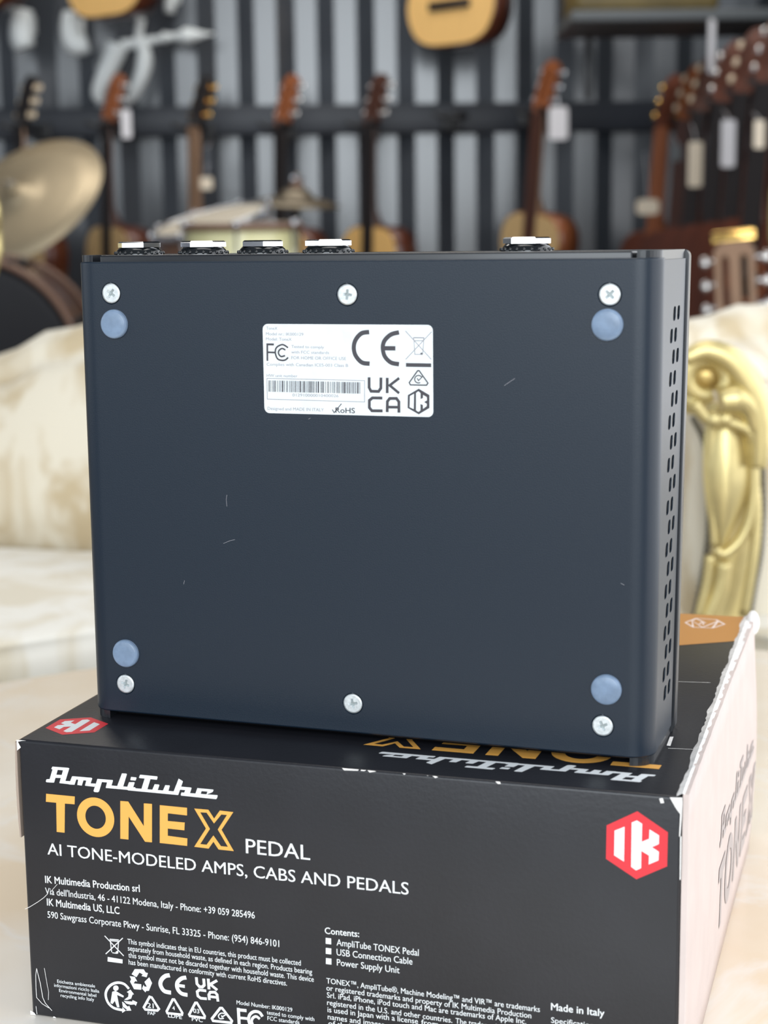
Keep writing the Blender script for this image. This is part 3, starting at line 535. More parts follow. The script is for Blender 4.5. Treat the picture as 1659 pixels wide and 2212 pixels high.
for i, (u, ang) in enumerate(((-1.2, 8), (20.6, 20), (40.2, -6), (61.4, 27), (121.9, 5))):
    c = Matrix.Translation(Vector(PT(u, 21.5, 131.6)))
    m = MB(); m.lathe([(7.6, 0), (7.6, .25), (6.7, 1.5), (6.0, 2.2), (4.4, 2.2), (4.4, 0)], 40, T=c @ Matrix.Scale(.001, 4), cap=False)
    for k in range(22):
        a = 2*PI*k/22; m.sphere((7.35*math.cos(a), 7.35*math.sin(a), .55), .55, 8, T=c @ Matrix.Scale(.001, 4))
    j = m.build('jack_washer', 'washer', ped)
    m = MB(); T = c @ Matrix.Rotation(math.radians(ang), 4, 'Z') @ Matrix.Scale(.001, 4)
    hx = [(6.9*math.cos(PI/3*k), 6.9*math.sin(PI/3*k)) for k in range(6)]
    hi = [(6.3*math.cos(PI/3*k), 6.3*math.sin(PI/3*k)) for k in range(6)]
    inn = [(4.3*math.cos(PI/3*k), 4.3*math.sin(PI/3*k)) for k in range(6)]
    L = [[(a, b, 2.2) for a, b in hx], [(a, b, 3.6) for a, b in hx], [(a, b, 4.0) for a, b in hi], [(a, b, 4.0) for a, b in inn], [(a, b, 2.2) for a, b in inn]]
    m.grid(L, False, T, True)
    m.build('hex_nut', 'chrome', j)
for i, (u, v) in enumerate(screws):
    rot = math.radians((-35, -5, 45, -20, 12, 25)[i]); R_ = 2.95
    cross = []
    for k in range(4):
        a = rot+k*PI/2; ca, sa = math.cos(a), math.sin(a)
        for (x_, y_) in ((.42, -.42), (1.5, -.36), (1.5, .36)): cross.append((u+x_*ca-y_*sa, v+x_*sa+y_*ca))
    ring = [(u+R_*math.cos(2*PI*k/40), v+R_*math.sin(2*PI*k/40)) for k in range(40)]
    rin = [(u+2.5*math.cos(2*PI*k/40), v+2.5*math.sin(2*PI*k/40)) for k in range(40)]
    m = MB(); pts, tr = fill2d([rin, cross]); m.add([PT(q.x, -.12, q.y) for q in pts], tr)
    m.grid([[PT(a, -.12, b) for a, b in rin], [PT(a, .0, b) for a, b in ring], [PT(a, 1.0, b) for a, b in rin]], True, None, True)
    m.grid([[PT(a, -.12, b) for a, b in cross], [PT(u+(a-u)*.6, .7, v+(b-v)*.6) for a, b in cross]], False, None, True)
    s_ = m.build('screw', 'zinc', ped, fix=False)
    m = MB(); fl_ = [(u+(a-u)*.62, v+(b-v)*.62) for a, b in cross]; pts, tr = fill2d([fl_]); m.add([PT(q.x, .65, q.y) for q in pts], tr); m.build('cross_recess', 'zinc_dark', s_, fix=False)
for (u, v) in feet:
    T = Matrix.Translation(Vector(PT(u, 0, v))) @ Matrix.Rotation(PI/2, 4, 'X') @ Matrix.Scale(.001, 4)
    MB().lathe([(4.35, 0), (4.35, .7), (4.1, 1.25), (3.6, 1.5), (2.0, 1.62), (0, 1.65)], 40, T=T, cap=False).build('rubber_foot', 'rubber', ped)
PFR = (Vector(PT(0, 0, 0)), Vector((1, 0, 0)), Vector((0, 0, 1)), Vector((0, -1, 0)))
p = Print(PFR, .00008); p.poly([(a, b) for a, b in slot(74.6, 98.65, 51.6, 25.9, 6, 1.6)])
lb = p.build('rating_label', 'label', ped, 'white sticker with small print and approval marks')
p = Print(PFR, .00012)
for t_ in LTEXT:
    if t_[1] == 'RoHS': continue
    p.text(*t_[1:])
for q in LG: p.stroke(*q)
p.build('fine_print', 'ink_grey', lb)
p = Print(PFR, .00012)
for q in LST: p.stroke(*q)
for q in LPY: p.poly(q)
for t_ in LTEXT:
    if t_[1] == 'RoHS': p.text(*t_[1:])
p.build('approval_marks', 'ink', lb)
p = Print(PFR, .00030)
for q in LWH: p.poly(q)
p.build('mark_lettering', 'label', lb)
(b0, b1, b2, b3) = BAR; rnd = random.Random(5); p = Print(PFR, .00013); x = 0.0
while x < .985:
    wd = rnd.choice((.006, .006, .010, .015)); x2 = min(1, x+wd)
    q = lambda t: ((b0[0]+(b1[0]-b0[0])*t, b0[1]+(b1[1]-b0[1])*t), (b2[0]+(b3[0]-b2[0])*t, b2[1]+(b3[1]-b2[1])*t))
    (ta_, ba_), (tb_, bb_) = q(x), q(x2); p.poly([ba_, bb_, tb_, ta_]); x = x2+rnd.choice((.006, .010, .010, .016))
p.build('barcode', 'ink', lb)
for q in ([(36.0, 57.5), (35.8, 59.5), (36.1, 61.0)], [(34.5, 46.2), (36.5, 47.1), (38.3, 47.6)], [(154.2, 41), (155.2, 40.5)], [(21, 33), (21.3, 34.2)], [(121, 95), (124, 97)], [(62.5, 84.2), (63.2, 84.6)]):
    p = Print(PFR, .00003); p.stroke(.09, 0, 0, q); p.build('scratch', 'ink_grey', ped)
# ------------------------------------------------------------------ sofa
sofa = empty('sofa', (.05, 1.3, 0), 'cream brocade sofa with gilt carved arm behind the marble table', 'sofa')
SX, SY = .05, 1.3
def interp(T, x):
    if x <= T[0][0]: return T[0][1]
    for (a, b), (c, d) in zip(T, T[1:]):
        if x <= c: t = (x-a)/(c-a); t = t*t*(3-2*t); return b+(d-b)*t
    return T[-1][1]
ZT = [(-.95, CZ-.30), (-.55, CZ-.20), (-.377, CZ-.108), (-.306, CZ-.079), (-.22, CZ-.062), (0, CZ-.058), (.2, CZ-.075), (.29, CZ-.079), (.345, CZ-.064), (.40, CZ-.068), (.55, CZ-.12), (.85, CZ-.28)]
ZSEAT = CZ-.285
def sf(x): return 1.20-.10*min(1.5, (x/.27)**2)
def sb_(x): return 1.43+.45*min(.3, x*x)
rows = []
for i in range(61):
    x = -.95+1.8*i/60; zt = interp(ZT, x); yb = sb_(x); h = zt-ZSEAT
    pr = [(yb+.03, .10), (yb+.02, ZSEAT-.05), (yb, ZSEAT+.01), (yb-.015, ZSEAT+.25*h), (yb+.0, ZSEAT+.55*h), (yb+.03, ZSEAT+.80*h), (yb+.05, zt-.028), (yb+.062, zt-.009), (yb+.085, zt), (yb+.11, zt-.010), (yb+.125, zt-.04), (yb+.13, zt-.2), (yb+.13, .10)]
    pr = cat_rom(pr, 4)
    rows.append([(x-SX, y-SY, z) for y, z in pr])
m = MB(); m.grid(rows); m.add(rows[0], [tuple(range(len(rows[0])))]); m.add(rows[-1], [tuple(range(len(rows[0])))]); m.build('backrest', 'brocade', sofa)
def seat_loft(prof, a, b, n=49):
    rows = []
    for i in range(n):
        x = a+(b-a)*i/(n-1); rows.append([(x-SX, y-SY, z) for y, z in cat_rom(prof(x), 4, True)])
    m = MB(); m.grid(rows, True, None, True); k = len(rows[0]); m.add(rows[0], [tuple(range(k))]); m.add(rows[-1], [tuple(range(k))]); return m
cz_ = ZSEAT
seat_loft(lambda x: [(sf(x)+.028, cz_+.012), (sb_(x)-.12, cz_+.018), (sb_(x)+.0, cz_+.004), (sb_(x)+.015, cz_-.06), (sf(x)+.05, cz_-.06), (sf(x)+.022, cz_-.040), (sf(x)+.008, cz_-.018), (sf(x)+.008, cz_+.002)], -.84, .62).build('seat_cushion', 'brocade_pale', sofa)
seat_loft(lambda x: [(sf(x)-.020, cz_-.026), (sf(x)-.006, cz_-.022), (sf(x)+.016, cz_-.045), (sf(x)+.2, cz_-.12), (sb_(x), cz_-.12), (sb_(x), .12), (sf(x)+.02, .12), (sf(x)-.016, .16), (sf(x)-.020, cz_-.06)], -.88, .66).build('seat_rail', 'brocade_pale', sofa)
for lx in (-.8, .6):
    for ly in (1.17, 1.52):
        MB().lathe([(.014, 0), (.02, .03), (.014, .06), (.028, .13)], 16, T=Matrix.Translation((lx-SX, ly-SY, 0))).build('foot', 'gold', sofa)
def L(p): return (p.x-SX, p.y-SY, p.z)
def arm(flip):
    """gilt arm seen end-on: post with acanthus leaf, volute on top, upholstered pad running back"""
    f = (lambda P: (-(P[0]+SX)-.34-SX, P[1], P[2])) if flip else (lambda P: P)
    W = lambda px, py, Y=1.15: f(L(at(px, py, Y)))
    m = MB()
    pts = [(1586, 870, 58), (1584, 930, 61), (1590, 1010, 56), (1592, 1100, 52), (1588, 1180, 52), (1576, 1250, 54), (1558, 1320, 56), (1545, 1400, 58), (1545, 1560, 60), (1560, 1800, 62), (1572, 2200, 50), (1578, 2640, 34)]
    pts = cat_rom(pts, 4)
    rows = []
    for px, py, hw in pts:
        c = W(px, py); r = hw/FPX*1.15
        rows.append([(c[0]+r*math.cos(2*PI*k/20)*(1 if abs(math.cos(2*PI*k/20)) < .9 else .97), c[1]+.55*r*math.sin(2*PI*k/20), max(0.0, c[2])) for k in range(20)])
    m.grid(rows, True, None, True); m.add(rows[-1], [tuple(range(20))]); m.add(rows[0], [tuple(range(20))])
    a = m.build('arm_post', 'gold', sofa, 'gilt carved arm post')
    # acanthus leaf with raised rim
    m = MB(); rows = []
    for t in range(17):
        q = t/16; py = 905+285*q; wd = 52*math.sin(PI*min(1, .28+.72*q))**.7+2; cx_ = 1572+6*math.sin(PI*q)-14*q
        r = []
        for k in range(11):
            s_ = k/10*2-1
            r.append(W(cx_+s_*wd, py, 1.115-.010*(1-s_*s_)-.006*math.sin(PI*q)))
        rows.append(r)
    m.grid(rows); m.build('acanthus_leaf', 'gold', a)
    m = MB()
    for path, rad in (([(1606, 900), (1622, 960), (1628, 1040), (1622, 1110), (1600, 1165), (1562, 1198), (1545, 1185)], .0042), ([(1540, 905), (1536, 1000), (1540, 1100), (1545, 1180)], .003), ([(1625, 1010), (1634, 1100), (1628, 1200), (1606, 1330)], .0036), ([(1534, 1200), (1528, 1260), (1510, 1335)], .0036), ([(1562, 1215), (1556, 1270), (1530, 1340)], .006)):
        m.tube([W(x, y, 1.108) for x, y in cat_rom(path, 5)], rad, 10)
    m.build('carved_rib', 'gold', a)
    # volute
    m = MB(); sp = []
    for k in range(40):
        th = -.9+k/39*1.9*PI; r = 46-7*k/39; sp.append(W(1524+r*math.cos(th), 815-r*math.sin(th), 1.105+.004*k/39))
    m.tube(sp, [.0050+.0022*math.sin(PI*k/39) for k in range(40)], 12)
    m.tube([W(x, y, 1.10) for x, y in cat_rom([(1480, 775), (1525, 757), (1575, 775), (1612, 820), (1636, 880), (1642, 950), (1640, 1010)], 6)], [.0055+.0035*math.sin(PI*k/36) for k in range(37)], 12)
    m.tube([W(x, y, 1.10) for x, y in cat_rom([(1556, 868), (1592, 862), (1622, 885), (1636, 930)], 6)], [.011-.006*abs(k/18-.3) for k in range(19)], 12)
    m.tube([W(x, y, 1.10) for x, y in cat_rom([(1500, 870), (1530, 905), (1575, 912), (1618, 930), (1636, 965)], 6)], .0045, 10)
    m.sphere(W(1498, 862, 1.115), .011, 14); m.sphere(W(1542, 906, 1.10), .0065, 12); m.sphere(W(1566, 905, 1.10), .006, 12)
    m.build('volute', 'gold', a)
    m = MB(); m.sphere(W(1526, 812, 1.118), .0125, 18, (1.15, .8, .9)); m.build('volute_eye', 'gold_dark', a)
    m = MB(); c0 = W(1560, 845, 1.16); c1 = W(1570, 835, 1.50)
    m.tube([c0, tuple((c0[i]+c1[i])/2+(0, 0, .012)[i] for i in range(3)), c1], [.026, .036, .034], 20, flat=.7, up=(0, 0, 1)); m.build('arm_pad', 'brocade', sofa)
    m = MB(); xa, xb = sorted((W(1492, 1000)[0], W(1720, 1000)[0]))
    m.rbox((xa, 1.155-SY, .16), (xb, 1.50-SY, CZ-.105), .012, 4); m.build('arm_panel', 'brocade', sofa)
    for path in ([(1498, 905), (1524, 965), (1530, 1060), (1530, 1150), (1518, 1240), (1500, 1330)], [(1646, 1000), (1650, 1090), (1644, 1190), (1630, 1270), (1618, 1345)]):
        m = MB(); P_ = cat_rom(path, 7)
        for k in range(len(P_)): m.sphere(W(P_[k][0], P_[k][1], 1.148), .0024, 8)
        m.build('nailhead_trim', 'nail', sofa)
arm(False); arm(True)
# ------------------------------------------------------------------ two gilt side chairs just reaching into the frame
def gilt_chair(px, Y, top, side, lab):
    e = at(px, 470, Y); cx_ = e.x+side*.235; c = empty('gilt_chair', (cx_, Y+.02, 0), lab, 'chair', 0, 'gilt side chairs')
    zt = at(px, top, Y).z
    pth = [(.235*math.cos(a), 0, zt-.14+.16*math.sin(a)) for a in [2*PI*k/40 for k in range(40)]]
    m = MB(); rad = [.012+.004*abs(math.sin(5*2*PI*k/40)) for k in range(41)]; m.tube(pth+[pth[0]], rad, 12, up=(0, 1, 0)); m.build('back_frame', 'gold', c)
    T = Matrix.Translation((0, 0, zt-.14)) @ Matrix.Rotation(PI/2, 4, 'X'); m = MB(); rows = [[(.222*r*math.cos(2*PI*k/40), .148*r*math.sin(2*PI*k/40), .02*(1-r*r)) for k in range(40)] for r in (1, .8, .5, .2, .01)]
    m.grid(rows, True, T, True); rows = [[(a, b, -q) for a, b, q in r] for r in rows]; m.grid(rows, True, T, True); m.build('back_pad', 'brocade', c)
    MB().rbox((-.22, -.24, .38), (.22, .20, .46), .03, 4).build('seat', 'brocade', c)
    for sx in (-1, 1):
        for sy in (-.2, .16): MB().lathe([(.012, 0), (.016, .03), (.013, .1), (.024, .39)], 14, T=Matrix.Translation((sx*.19, sy, 0))).build('leg', 'gold', c)
        MB().tube([(sx*.16, .17, .44), (sx*.15, .05, zt-.25)], .014, 10).build('back_post', 'gold', c)
gilt_chair(-26, 2.05, 245, -1, 'gilt carved chair at the left edge, behind the sofa and before the cymbal')
gilt_chair(1690, 2.05, 212, 1, 'gilt carved chair at the right edge, behind the sofa')
# ------------------------------------------------------------------ guitars
def outline(s=1.0, n=10):
    half = [(0, 0), (.09, .004), (.150, .035), (.181, .100), (.178, .165), (.150, .220), (.126, .262), (.122, .300), (.134, .350), (.140, .400), (.125, .448), (.085, .476), (.030, .484), (0, .485)]
    h = cat_rom(half, 4)
    pts = [(x, z) for x, z in h]+[(-x, z) for x, z in reversed(h[1:-1])]
    return [(x*s, z*s) for x, z in pts]
def make_guitar(top='spruce', side='mahogany', neck='maple', head='mahogany', tun='tuner_gold', slotted=True, peg=1.0, board=True):
    """origin at the nut, neck along z, face towards -y"""
    g = empty('acoustic_guitar', (0, 0, 0), '', 'guitar')
    zb = -.325-.485
    ol = [(x, z+zb) for x, z in outline()]
    m = MB(); m.prism(ol, .004, .096, smooth=True); m.build('body', side, g)
    m = MB(); m.prism([(x*.985, (z-zb-.24)*.985+.24+zb) for x, z in ol], .0, .004)
    b = m.build('soundboard', top, g)
    T = Matrix.Translation((0, -.0006, zb+.335)) @ Matrix.Rotation(PI/2, 4, 'X')
    m = MB(); m.lathe([(0, 0), (.043, 0), (.043, .0004)], 28, T=T, cap=False); m.build('sound_hole', 'void', b)
    m = MB(); m.lathe([(.047, 0), (.056, .0003)], 28, T=T, cap=False); m.build('rosette', 'redwood', b)
    MB().rbox((-.085, -.009, zb+.112), (.085, 0, zb+.142), .003, 2).build('bridge', 'ebony', g)
    m = MB(); rows = []
    for z, w_, d in ((0, .026, .020), (-.15, .028, .022), (-.27, .030, .026), (-.315, .031, .055), (-.335, .032, .09)):
        rows.append([(w_*math.cos(a), .0+d*math.sin(a), z) for a in [PI*k/10 for k in range(11)]])
    m.grid(rows); k = len(rows[0]); m.add(rows[0], [tuple(range(k))]); m.add([p for r in rows for p in (r[0], r[-1])], [(2*i, 2*i+1, 2*i+3, 2*i+2) for i in range(len(rows)-1)])
    nk = m.build('neck', neck, g)
    MB().box((-.027, -.006, -.47), (.027, 0.0, 0)).build('fretboard', 'ebony' if board else neck, nk)
    # headstock, tilted back
    T = Matrix.Rotation(math.radians(-16), 4, 'X')
    hp = [(-.026, 0), (.026, 0), (.036, .025), (.037, .145), (.022, .165), (0, .172), (-.022, .165), (-.037, .145), (-.036, .025)]
    sl = [[(x_+sg*.017, z_) for x_, z_ in slot(0, .085, .014, .10, 4)] for sg in (-1, 1)]
    pts, tr = fill2d([hp]+(sl if slotted else []))
    m = MB()
    for y_ in (0, .018): m.add([(q.x, y_, q.y) for q in pts], tr, False, T)
    for lp in [hp]+(sl if slotted else []): m.grid([[(a, 0, b_) for a, b_ in lp], [(a, .018, b_) for a, b_ in lp]], False, T, True)
    hd = m.build('headstock', head, g, fix=False)
    for sg in (-1, 1):
        for z_ in (.04, .085, .13):
            m = MB(); m.tube([(sg*.034, .010, z_), (sg*.050, .012, z_)], .0035*peg, 8, T); m.sphere((sg*.056, .014, z_), .0105*peg, 12, (.9, .6, 1.1), T)
            m.box((sg*.036-.002, .003, z_-.010), (sg*.036+.002, .016, z_+.010), T)
            m.build('tuner', tun, hd)
    return g
def place(g, p, yaw, lean, label, group, pitch=0):
    g.location = p; g.rotation_euler = (math.radians(pitch), math.radians(lean), math.radians(yaw)); g.rotation_mode = 'XYZ'
    tag(g, label, 'guitar', group); return g
GB = 'guitars hanging in the lower row on the back wall'
def restyle(g, kw):
    for c in g.children:
        k = c.name.split('.')[0]
        if k in kw: c.data = c.data.copy(); c.data.materials[0] = M[kw[k]]
        for d in c.children:
            kd = d.name.split('.')[0]
            if kd in kw:
                d.data = d.data.copy(); d.data.materials[0] = M[kw[kd]]
    return g
GD = 5.45
lower = [((40, 272), 3, -48, dict(headstock='ebony', tuner='tuner_cream', neck='maple', soundboard='spruce_pale'), 'acoustic guitar with cream tuners hanging above the big bronze cymbal'),
 ((228, 268), 3, -50, dict(headstock='redwood', tuner='tuner_silver', neck='rosewood', soundboard='spruce_pale'), 'acoustic guitar with tan headstock and a tag, left of the black-and-gold headstock'),
 ((418, 272), 2, -50, dict(headstock='ebony', tuner='tuner_gold', neck='maple', fretboard='maple'), 'acoustic guitar with black and gold headstock and pale neck behind the cream drum'),
 ((605, 270), 2, -48, dict(headstock='redwood', tuner='tuner_silver', neck='ebony'), 'acoustic guitar with orange-brown headstock and dark neck above the dark cymbal'),
 ((797, 268), 2, -50, dict(headstock='rosewood', tuner='tuner_silver', neck='rosewood'), 'acoustic guitar with dark red headstock, right of the dark cymbal'),
 ((1163, 240), 6, -52, dict(headstock='redwood', tuner='steel', neck='maple', body='redwood', soundboard='spruce_pale', fretboard='rosewood'), 'leaning amber-sided acoustic guitar with a white tag on the back wall')]
proto = make_guitar(tun='tuner_gold')
first = True
allg = []
for (px, py), lean, yaw, kw, lab in lower:
    g = proto if first else copy_tree(proto)
    first = False; allg.append((g, kw))
    place(g, at(px, py, GD), yaw, lean, lab, GB)
for (px, py), yaw, lab in (((972, 116), -42, 'pale-topped acoustic guitar hanging high at the middle of the back wall'), ((226, 54), -38, 'pale-topped acoustic guitar hanging high above the white bracket'), ((-62, 40), -35, 'pale-topped acoustic guitar hanging high at the far left corner')):
    g = copy_tree(proto); bt = at(px, py-18, GD)
    place(g, bt+Vector((0, 0, .81)), yaw, 0, lab, 'guitars hanging in the upper row on the back wall'); allg.append((g, dict(body='mahogany')))
GR = 'guitars hanging along the right wall'
right = [(1430, 5.25, .34, -50, 5, dict(headstock='mahogany', tuner='tuner_gold', neck='redwood', body='redwood', fretboard='redwood', soundboard='mahogany'), 'orange-necked guitar with gold tuners, first of the right wall row'),
 (1478, 5.0, .345, -50, 5, dict(headstock='redwood', tuner='tuner_cream', neck='redwood', body='redwood', fretboard='rosewood', soundboard='mahogany'), 'guitar with orange headstock and cream tuners, second from the corner on the right wall'),
 (1510, 4.75, .35, -50, 5, dict(headstock='rosewood', tuner='tuner_cream', neck='mahogany', fretboard='ebony', soundboard='mahogany'), 'guitar beside the long cream tag, third from the corner on the right wall'),
 (1556, 4.5, .355, -50, 5, dict(headstock='mahogany', tuner='tuner_silver', neck='mahogany', fretboard='ebony', soundboard='mahogany'), 'guitar with silver tuners by the white tag, fourth from the corner on the right wall'),
 (1600, 4.28, .36, -50, 5, dict(headstock='mahogany', tuner='tuner_cream', neck='mahogany', fretboard='ebony', soundboard='mahogany'), 'guitar right of the long white tag, fifth from the corner on the right wall'),
 (1650, 4.05, .365, -50, 5, dict(headstock='mahogany', tuner='tuner_silver', neck='mahogany', fretboard='ebony', soundboard='mahogany'), 'dark red guitar cut by the right edge, nearest of the right wall row')]
for px, Y, dz, yaw, lean, kw, lab in right:
    g = copy_tree(proto); p_ = at(px, 300, Y); p_.z = CZ+dz
    place(g, p_, yaw, lean, lab, GR); allg.append((g, kw))
g = copy_tree(proto); p_ = at(1600, 128, 5.42); place(g, p_, -80, 3, 'dark guitar with glinting tuners hanging highest at the right under the grey shelf', GR); allg.append((g, dict(headstock='ebony', tuner='tuner_gold', neck='ebony', fretboard='ebony', body='rosewood', soundboard='rosewood')))
g = copy_tree(proto); p_ = at(1592, 705, 3.0); place(g, p_, -20, -6, 'guitar with gold-capped headstock standing low behind the right end of the sofa', None); allg.append((g, dict(headstock='maple', tuner='tuner_silver', neck='rosewood', body='mahogany')))
hd = [c for c in g.children if c.name.startswith('headstock')][0]
MB().rbox((-.040, -.002, .160), (.040, .020, .182), .003, 2, Matrix.Rotation(math.radians(-16), 4, 'X')).build('gold_cap', 'tuner_gold', hd)
for g, kw in allg: restyle(g, kw)
# wall rails and hangers
def board(name, z0, z1, x0, x1, lab): return tag(MB().rbox((x0, WY-.030, z0), (x1, WY-.001, z1), .003, 2).build(name, 'rail', None), lab, 'rail')
za, zb_ = at(600, 292, WY).z, at(600, 228, WY).z
board('wall_rail', za, zb_, -3.2, 1.30, 'dark horizontal hanging rail across the back wall behind the lower guitars')
za2 = at(600, -420, WY).z; board('wall_rail', za2, za2+.11, -3.2, 1.30, 'dark horizontal hanging rail high on the back wall above the frame')
def hanger(p, lab, first):
    if first is None:
        h = empty('guitar_hanger', p, lab, 'hanger', 0, 'hangers on the back wall rail')
        MB().rbox((-.035, WY-.044-p.y, -.03), (.035, WY-.030-p.y, .03), .004, 2).build('plate', 'black', h)
        MB().tube([(0, WY-.04-p.y, 0), (0, .03, 0)], .009, 10).build('arm', 'black', h)
        MB().tube([tuple(Matrix.Rotation(math.radians(-50), 3, 'Z') @ Vector(q_)) for q_ in ((-.052, -.050, .006), (-.050, 0, -.006), (-.02, .030, -.006), (.02, .030, -.006), (.050, 0, -.006), (.052, -.050, .006))], .008, 10).build('yoke', 'black', h)
    else: h = copy_tree(first); h.location = p; tag(h, lab, 'hanger', 'hangers on the back wall rail')
    return h
names = ['hanger holding the guitar with cream tuners above the cymbal', 'hanger holding the tagged guitar with tan headstock', 'hanger holding the guitar with black and gold headstock', 'hanger holding the guitar with orange-brown headstock', 'hanger holding the guitar with dark red headstock', 'hanger holding the amber-sided guitar with white tag']
h0 = None
for ((px, py), *_), lab in zip(lower, names):
    p_ = at(px, py-2, GD); p_.y += .035; h = hanger(p_, 'black '+lab, h0); h0 = h0 or h
hanger(at(985, 248, GD+.03), 'empty black hanger on the rail under the high middle guitar', h0)
rz_ = CZ+.34
tag(MB().rbox((1.31, 3.8, rz_-.05), (1.339, WY-.04, rz_+.05), .003, 2).build('wall_rail', 'rail', None), 'dark horizontal hanging rail along the right wall behind the row of necks', 'rail')
for (px, Y, dz, *_), lab in zip(right, ('first orange-necked guitar', 'second guitar with orange headstock', 'guitar beside the long cream tag', 'guitar with silver tuners by the white tag', 'guitar right of the long white tag', 'dark red guitar cut by the right edge')):
    p_ = at(px, 300, Y); p_.z = CZ+dz; p_.x += .035; D_ = 1.312-p_.x
    h = empty('guitar_hanger', p_, 'black wall hanger holding the '+lab, 'hanger', -PI/2, 'hangers on the right wall rail')
    MB().rbox((-.03, D_-.012, -.03), (.03, D_, .03), .004, 2).build('plate', 'black', h)
    MB().tube([(0, D_-.008, 0), (0, .03, 0)], .009, 10).build('arm', 'black', h)
    MB().tube([tuple(Matrix.Rotation(math.radians(40), 3, 'Z') @ Vector(q_)) for q_ in ((-.052, -.050, .006), (-.050, 0, -.006), (-.02, .030, -.006), (.02, .030, -.006), (.050, 0, -.006), (.052, -.050, .006))], .008, 10).build('yoke', 'black', h)
# price tags
def ptag(px, py, Y, wpx, hpx, m, lab, sy, back=.07):
    c = at(px, py, Y); w_ = wpx/FPX*Y; h_ = hpx/FPX*Y
    t = empty('price_tag', c, lab, 'price tag', 0, 'paper price tags on the guitars')
    g_ = MB(); g_.prism(slot(0, 0, w_, h_, 4, w_*.18), -.0007, .0007); g_.build('paper', m, t)
    s_ = h_/2+sy/FPX*Y; MB().tube([(0, 0, h_/2-.002), (.002, back*.5, (h_/2+s_)/2), (0, back, s_)], .0009, 6).build('string', 'tag_white', t)
ptag(1206, 266, 5.33, 40, 68, 'tag_white', 'white paper tag hanging from the amber-sided guitar', 45, .09)
ptag(273, 268, 5.33, 20, 58, 'tag_white', 'small pale tag hanging from the tan headstock guitar at left', 20)
ptag(446, 396, 5.33, 26, 26, 'tag_cream', 'small pinkish tag low on the pale-necked guitar', 70)
ptag(450, 345, 5.36, 16, 50, 'rail', 'dark narrow tag on the pale-necked guitar', 20)
ptag(1502, 355, 4.6, 30, 94, 'tag_cream', 'long cream tag hanging in the right wall row', 40)
ptag(1573, 310, 4.25, 30, 98, 'tag_white', 'long white tag hanging in the right wall row', 24)
ptag(1640, 290, 3.9, 22, 58, 'tag_cream', 'short cream tag at the far right of the right wall row', 20)
ptag(1399, 447, 5.0, 48, 32, 'tag_cream', 'wide cream tag low beside the orange guitar neck', 100)
ptag(1537, 100, 4.7, 14, 108, 'tag_white', 'long thin pale tag hanging under the grey shelf', 12)
ptag(1463, 330, 4.88, 18, 34, 'shelf', 'small grey tag behind the orange neck', 20)
# grey shelf with an olive-gold case, top right
a = at(1235, 46, 4.75); b = at(1660, 14, 4.75)
sh_ = empty('wall_shelf', (a.x, 4.75, a.z), 'long grey shelf hung high at top right', 'shelf')
MB().rbox((0, 0, 0), (1.34-a.x, .42, b.z-a.z-.004), .004, 2).build('board', 'shelf', sh_)
for x_ in (.1, 1.34-a.x-.05): MB().rbox((x_-.01, .40, -.18), (x_+.01, .42, 0), .003, 2).build('bracket', 'black', sh_)
s2 = empty('instrument_case', (a.x+.01, 4.77, b.z-.004), 'olive gold case lying on the grey shelf', 'case')
MB().rbox((0, 0, 0), (.41, .32, .13), .02, 4).build('case_body', 'olive', s2); MB().rbox((.17, -.012, .055), (.25, .004, .075), .004, 2).build('handle', 'black', s2)
# white glossy bracket and hooks under the upper guitars
wb = empty('wall_bracket', at(265, 130, 5.72), 'white glossy forked bracket with an arm pointing right, on the back wall', 'bracket'); o_ = wb.location
q = lambda x, y, Y=5.70: tuple(at(x, y, Y)-o_)
k_ = 5.7/FPX
MB().tube([q(x, y) for x, y in cat_rom([(252, 95), (245, 120), (228, 160), (212, 200), (218, 222)], 6)], [k_*r for r in [22, 23, 24, 24, 24, 23, 22, 22, 21, 21, 20, 20, 19, 19, 18, 17, 16, 15, 14, 13, 12, 11, 9, 7, 5]], 14).build('prong', 'white_gloss', wb)
MB().tube([q(x, y) for x, y in cat_rom([(305, 40), (300, 80), (312, 115), (308, 155), (290, 200), (275, 225)], 5)], [k_*r for r in [9]*6+[11, 12, 13, 14, 15, 16, 17, 17, 17, 16, 16, 15, 14, 13, 12, 11, 9, 7, 5, 4]], 14).build('prong', 'white_gloss', wb)
MB().tube([q(x, y) for x, y in cat_rom([(262, 98), (300, 92), (345, 84), (362, 80), (398, 78), (425, 76), (462, 73)], 4)], [k_*r for r in [12, 12, 11, 11, 10, 9, 9, 8, 8, 9, 12, 12, 9, 8, 8, 10, 17, 17, 16, 14, 12, 8, 5, 3, 2]], 14).build('arm', 'white_gloss', wb)
for px, py, lab, kk in ((50, 78, 'white rounded wall hook at top left under the corner guitar', 0), (158, 82, 'white curled wall hook left of the forked bracket', 1), (368, 10, 'small pale wall hook at the top, right of the high left guitar', 2)):
    h = empty('wall_hook', at(px, py, 5.72), lab, 'hook', 0, 'white hooks on the back wall'); o_ = h.location
    pth = [[(52, 20), (48, 50), (48, 85), (54, 105)], [(152, 25), (152, 65), (162, 98), (190, 94)], [(372, -30), (368, 5), (366, 28)]][kk]
    P_ = cat_rom(pth, 6); n_ = len(P_); R0 = (26, 22, 12)[kk]
    MB().tube([q(x, y) for x, y in P_], [k_*R0*(.6+.4*math.sin(PI*(.1+.75*i/(n_-1)))) for i in range(n_)], 14).build('hook', 'white_gloss', h)
    MB().rbox((-.02, WY-.012-o_.y, .02), (.02, WY-.001-o_.y, .08), .003, 2).build('plate', 'white_gloss', h)
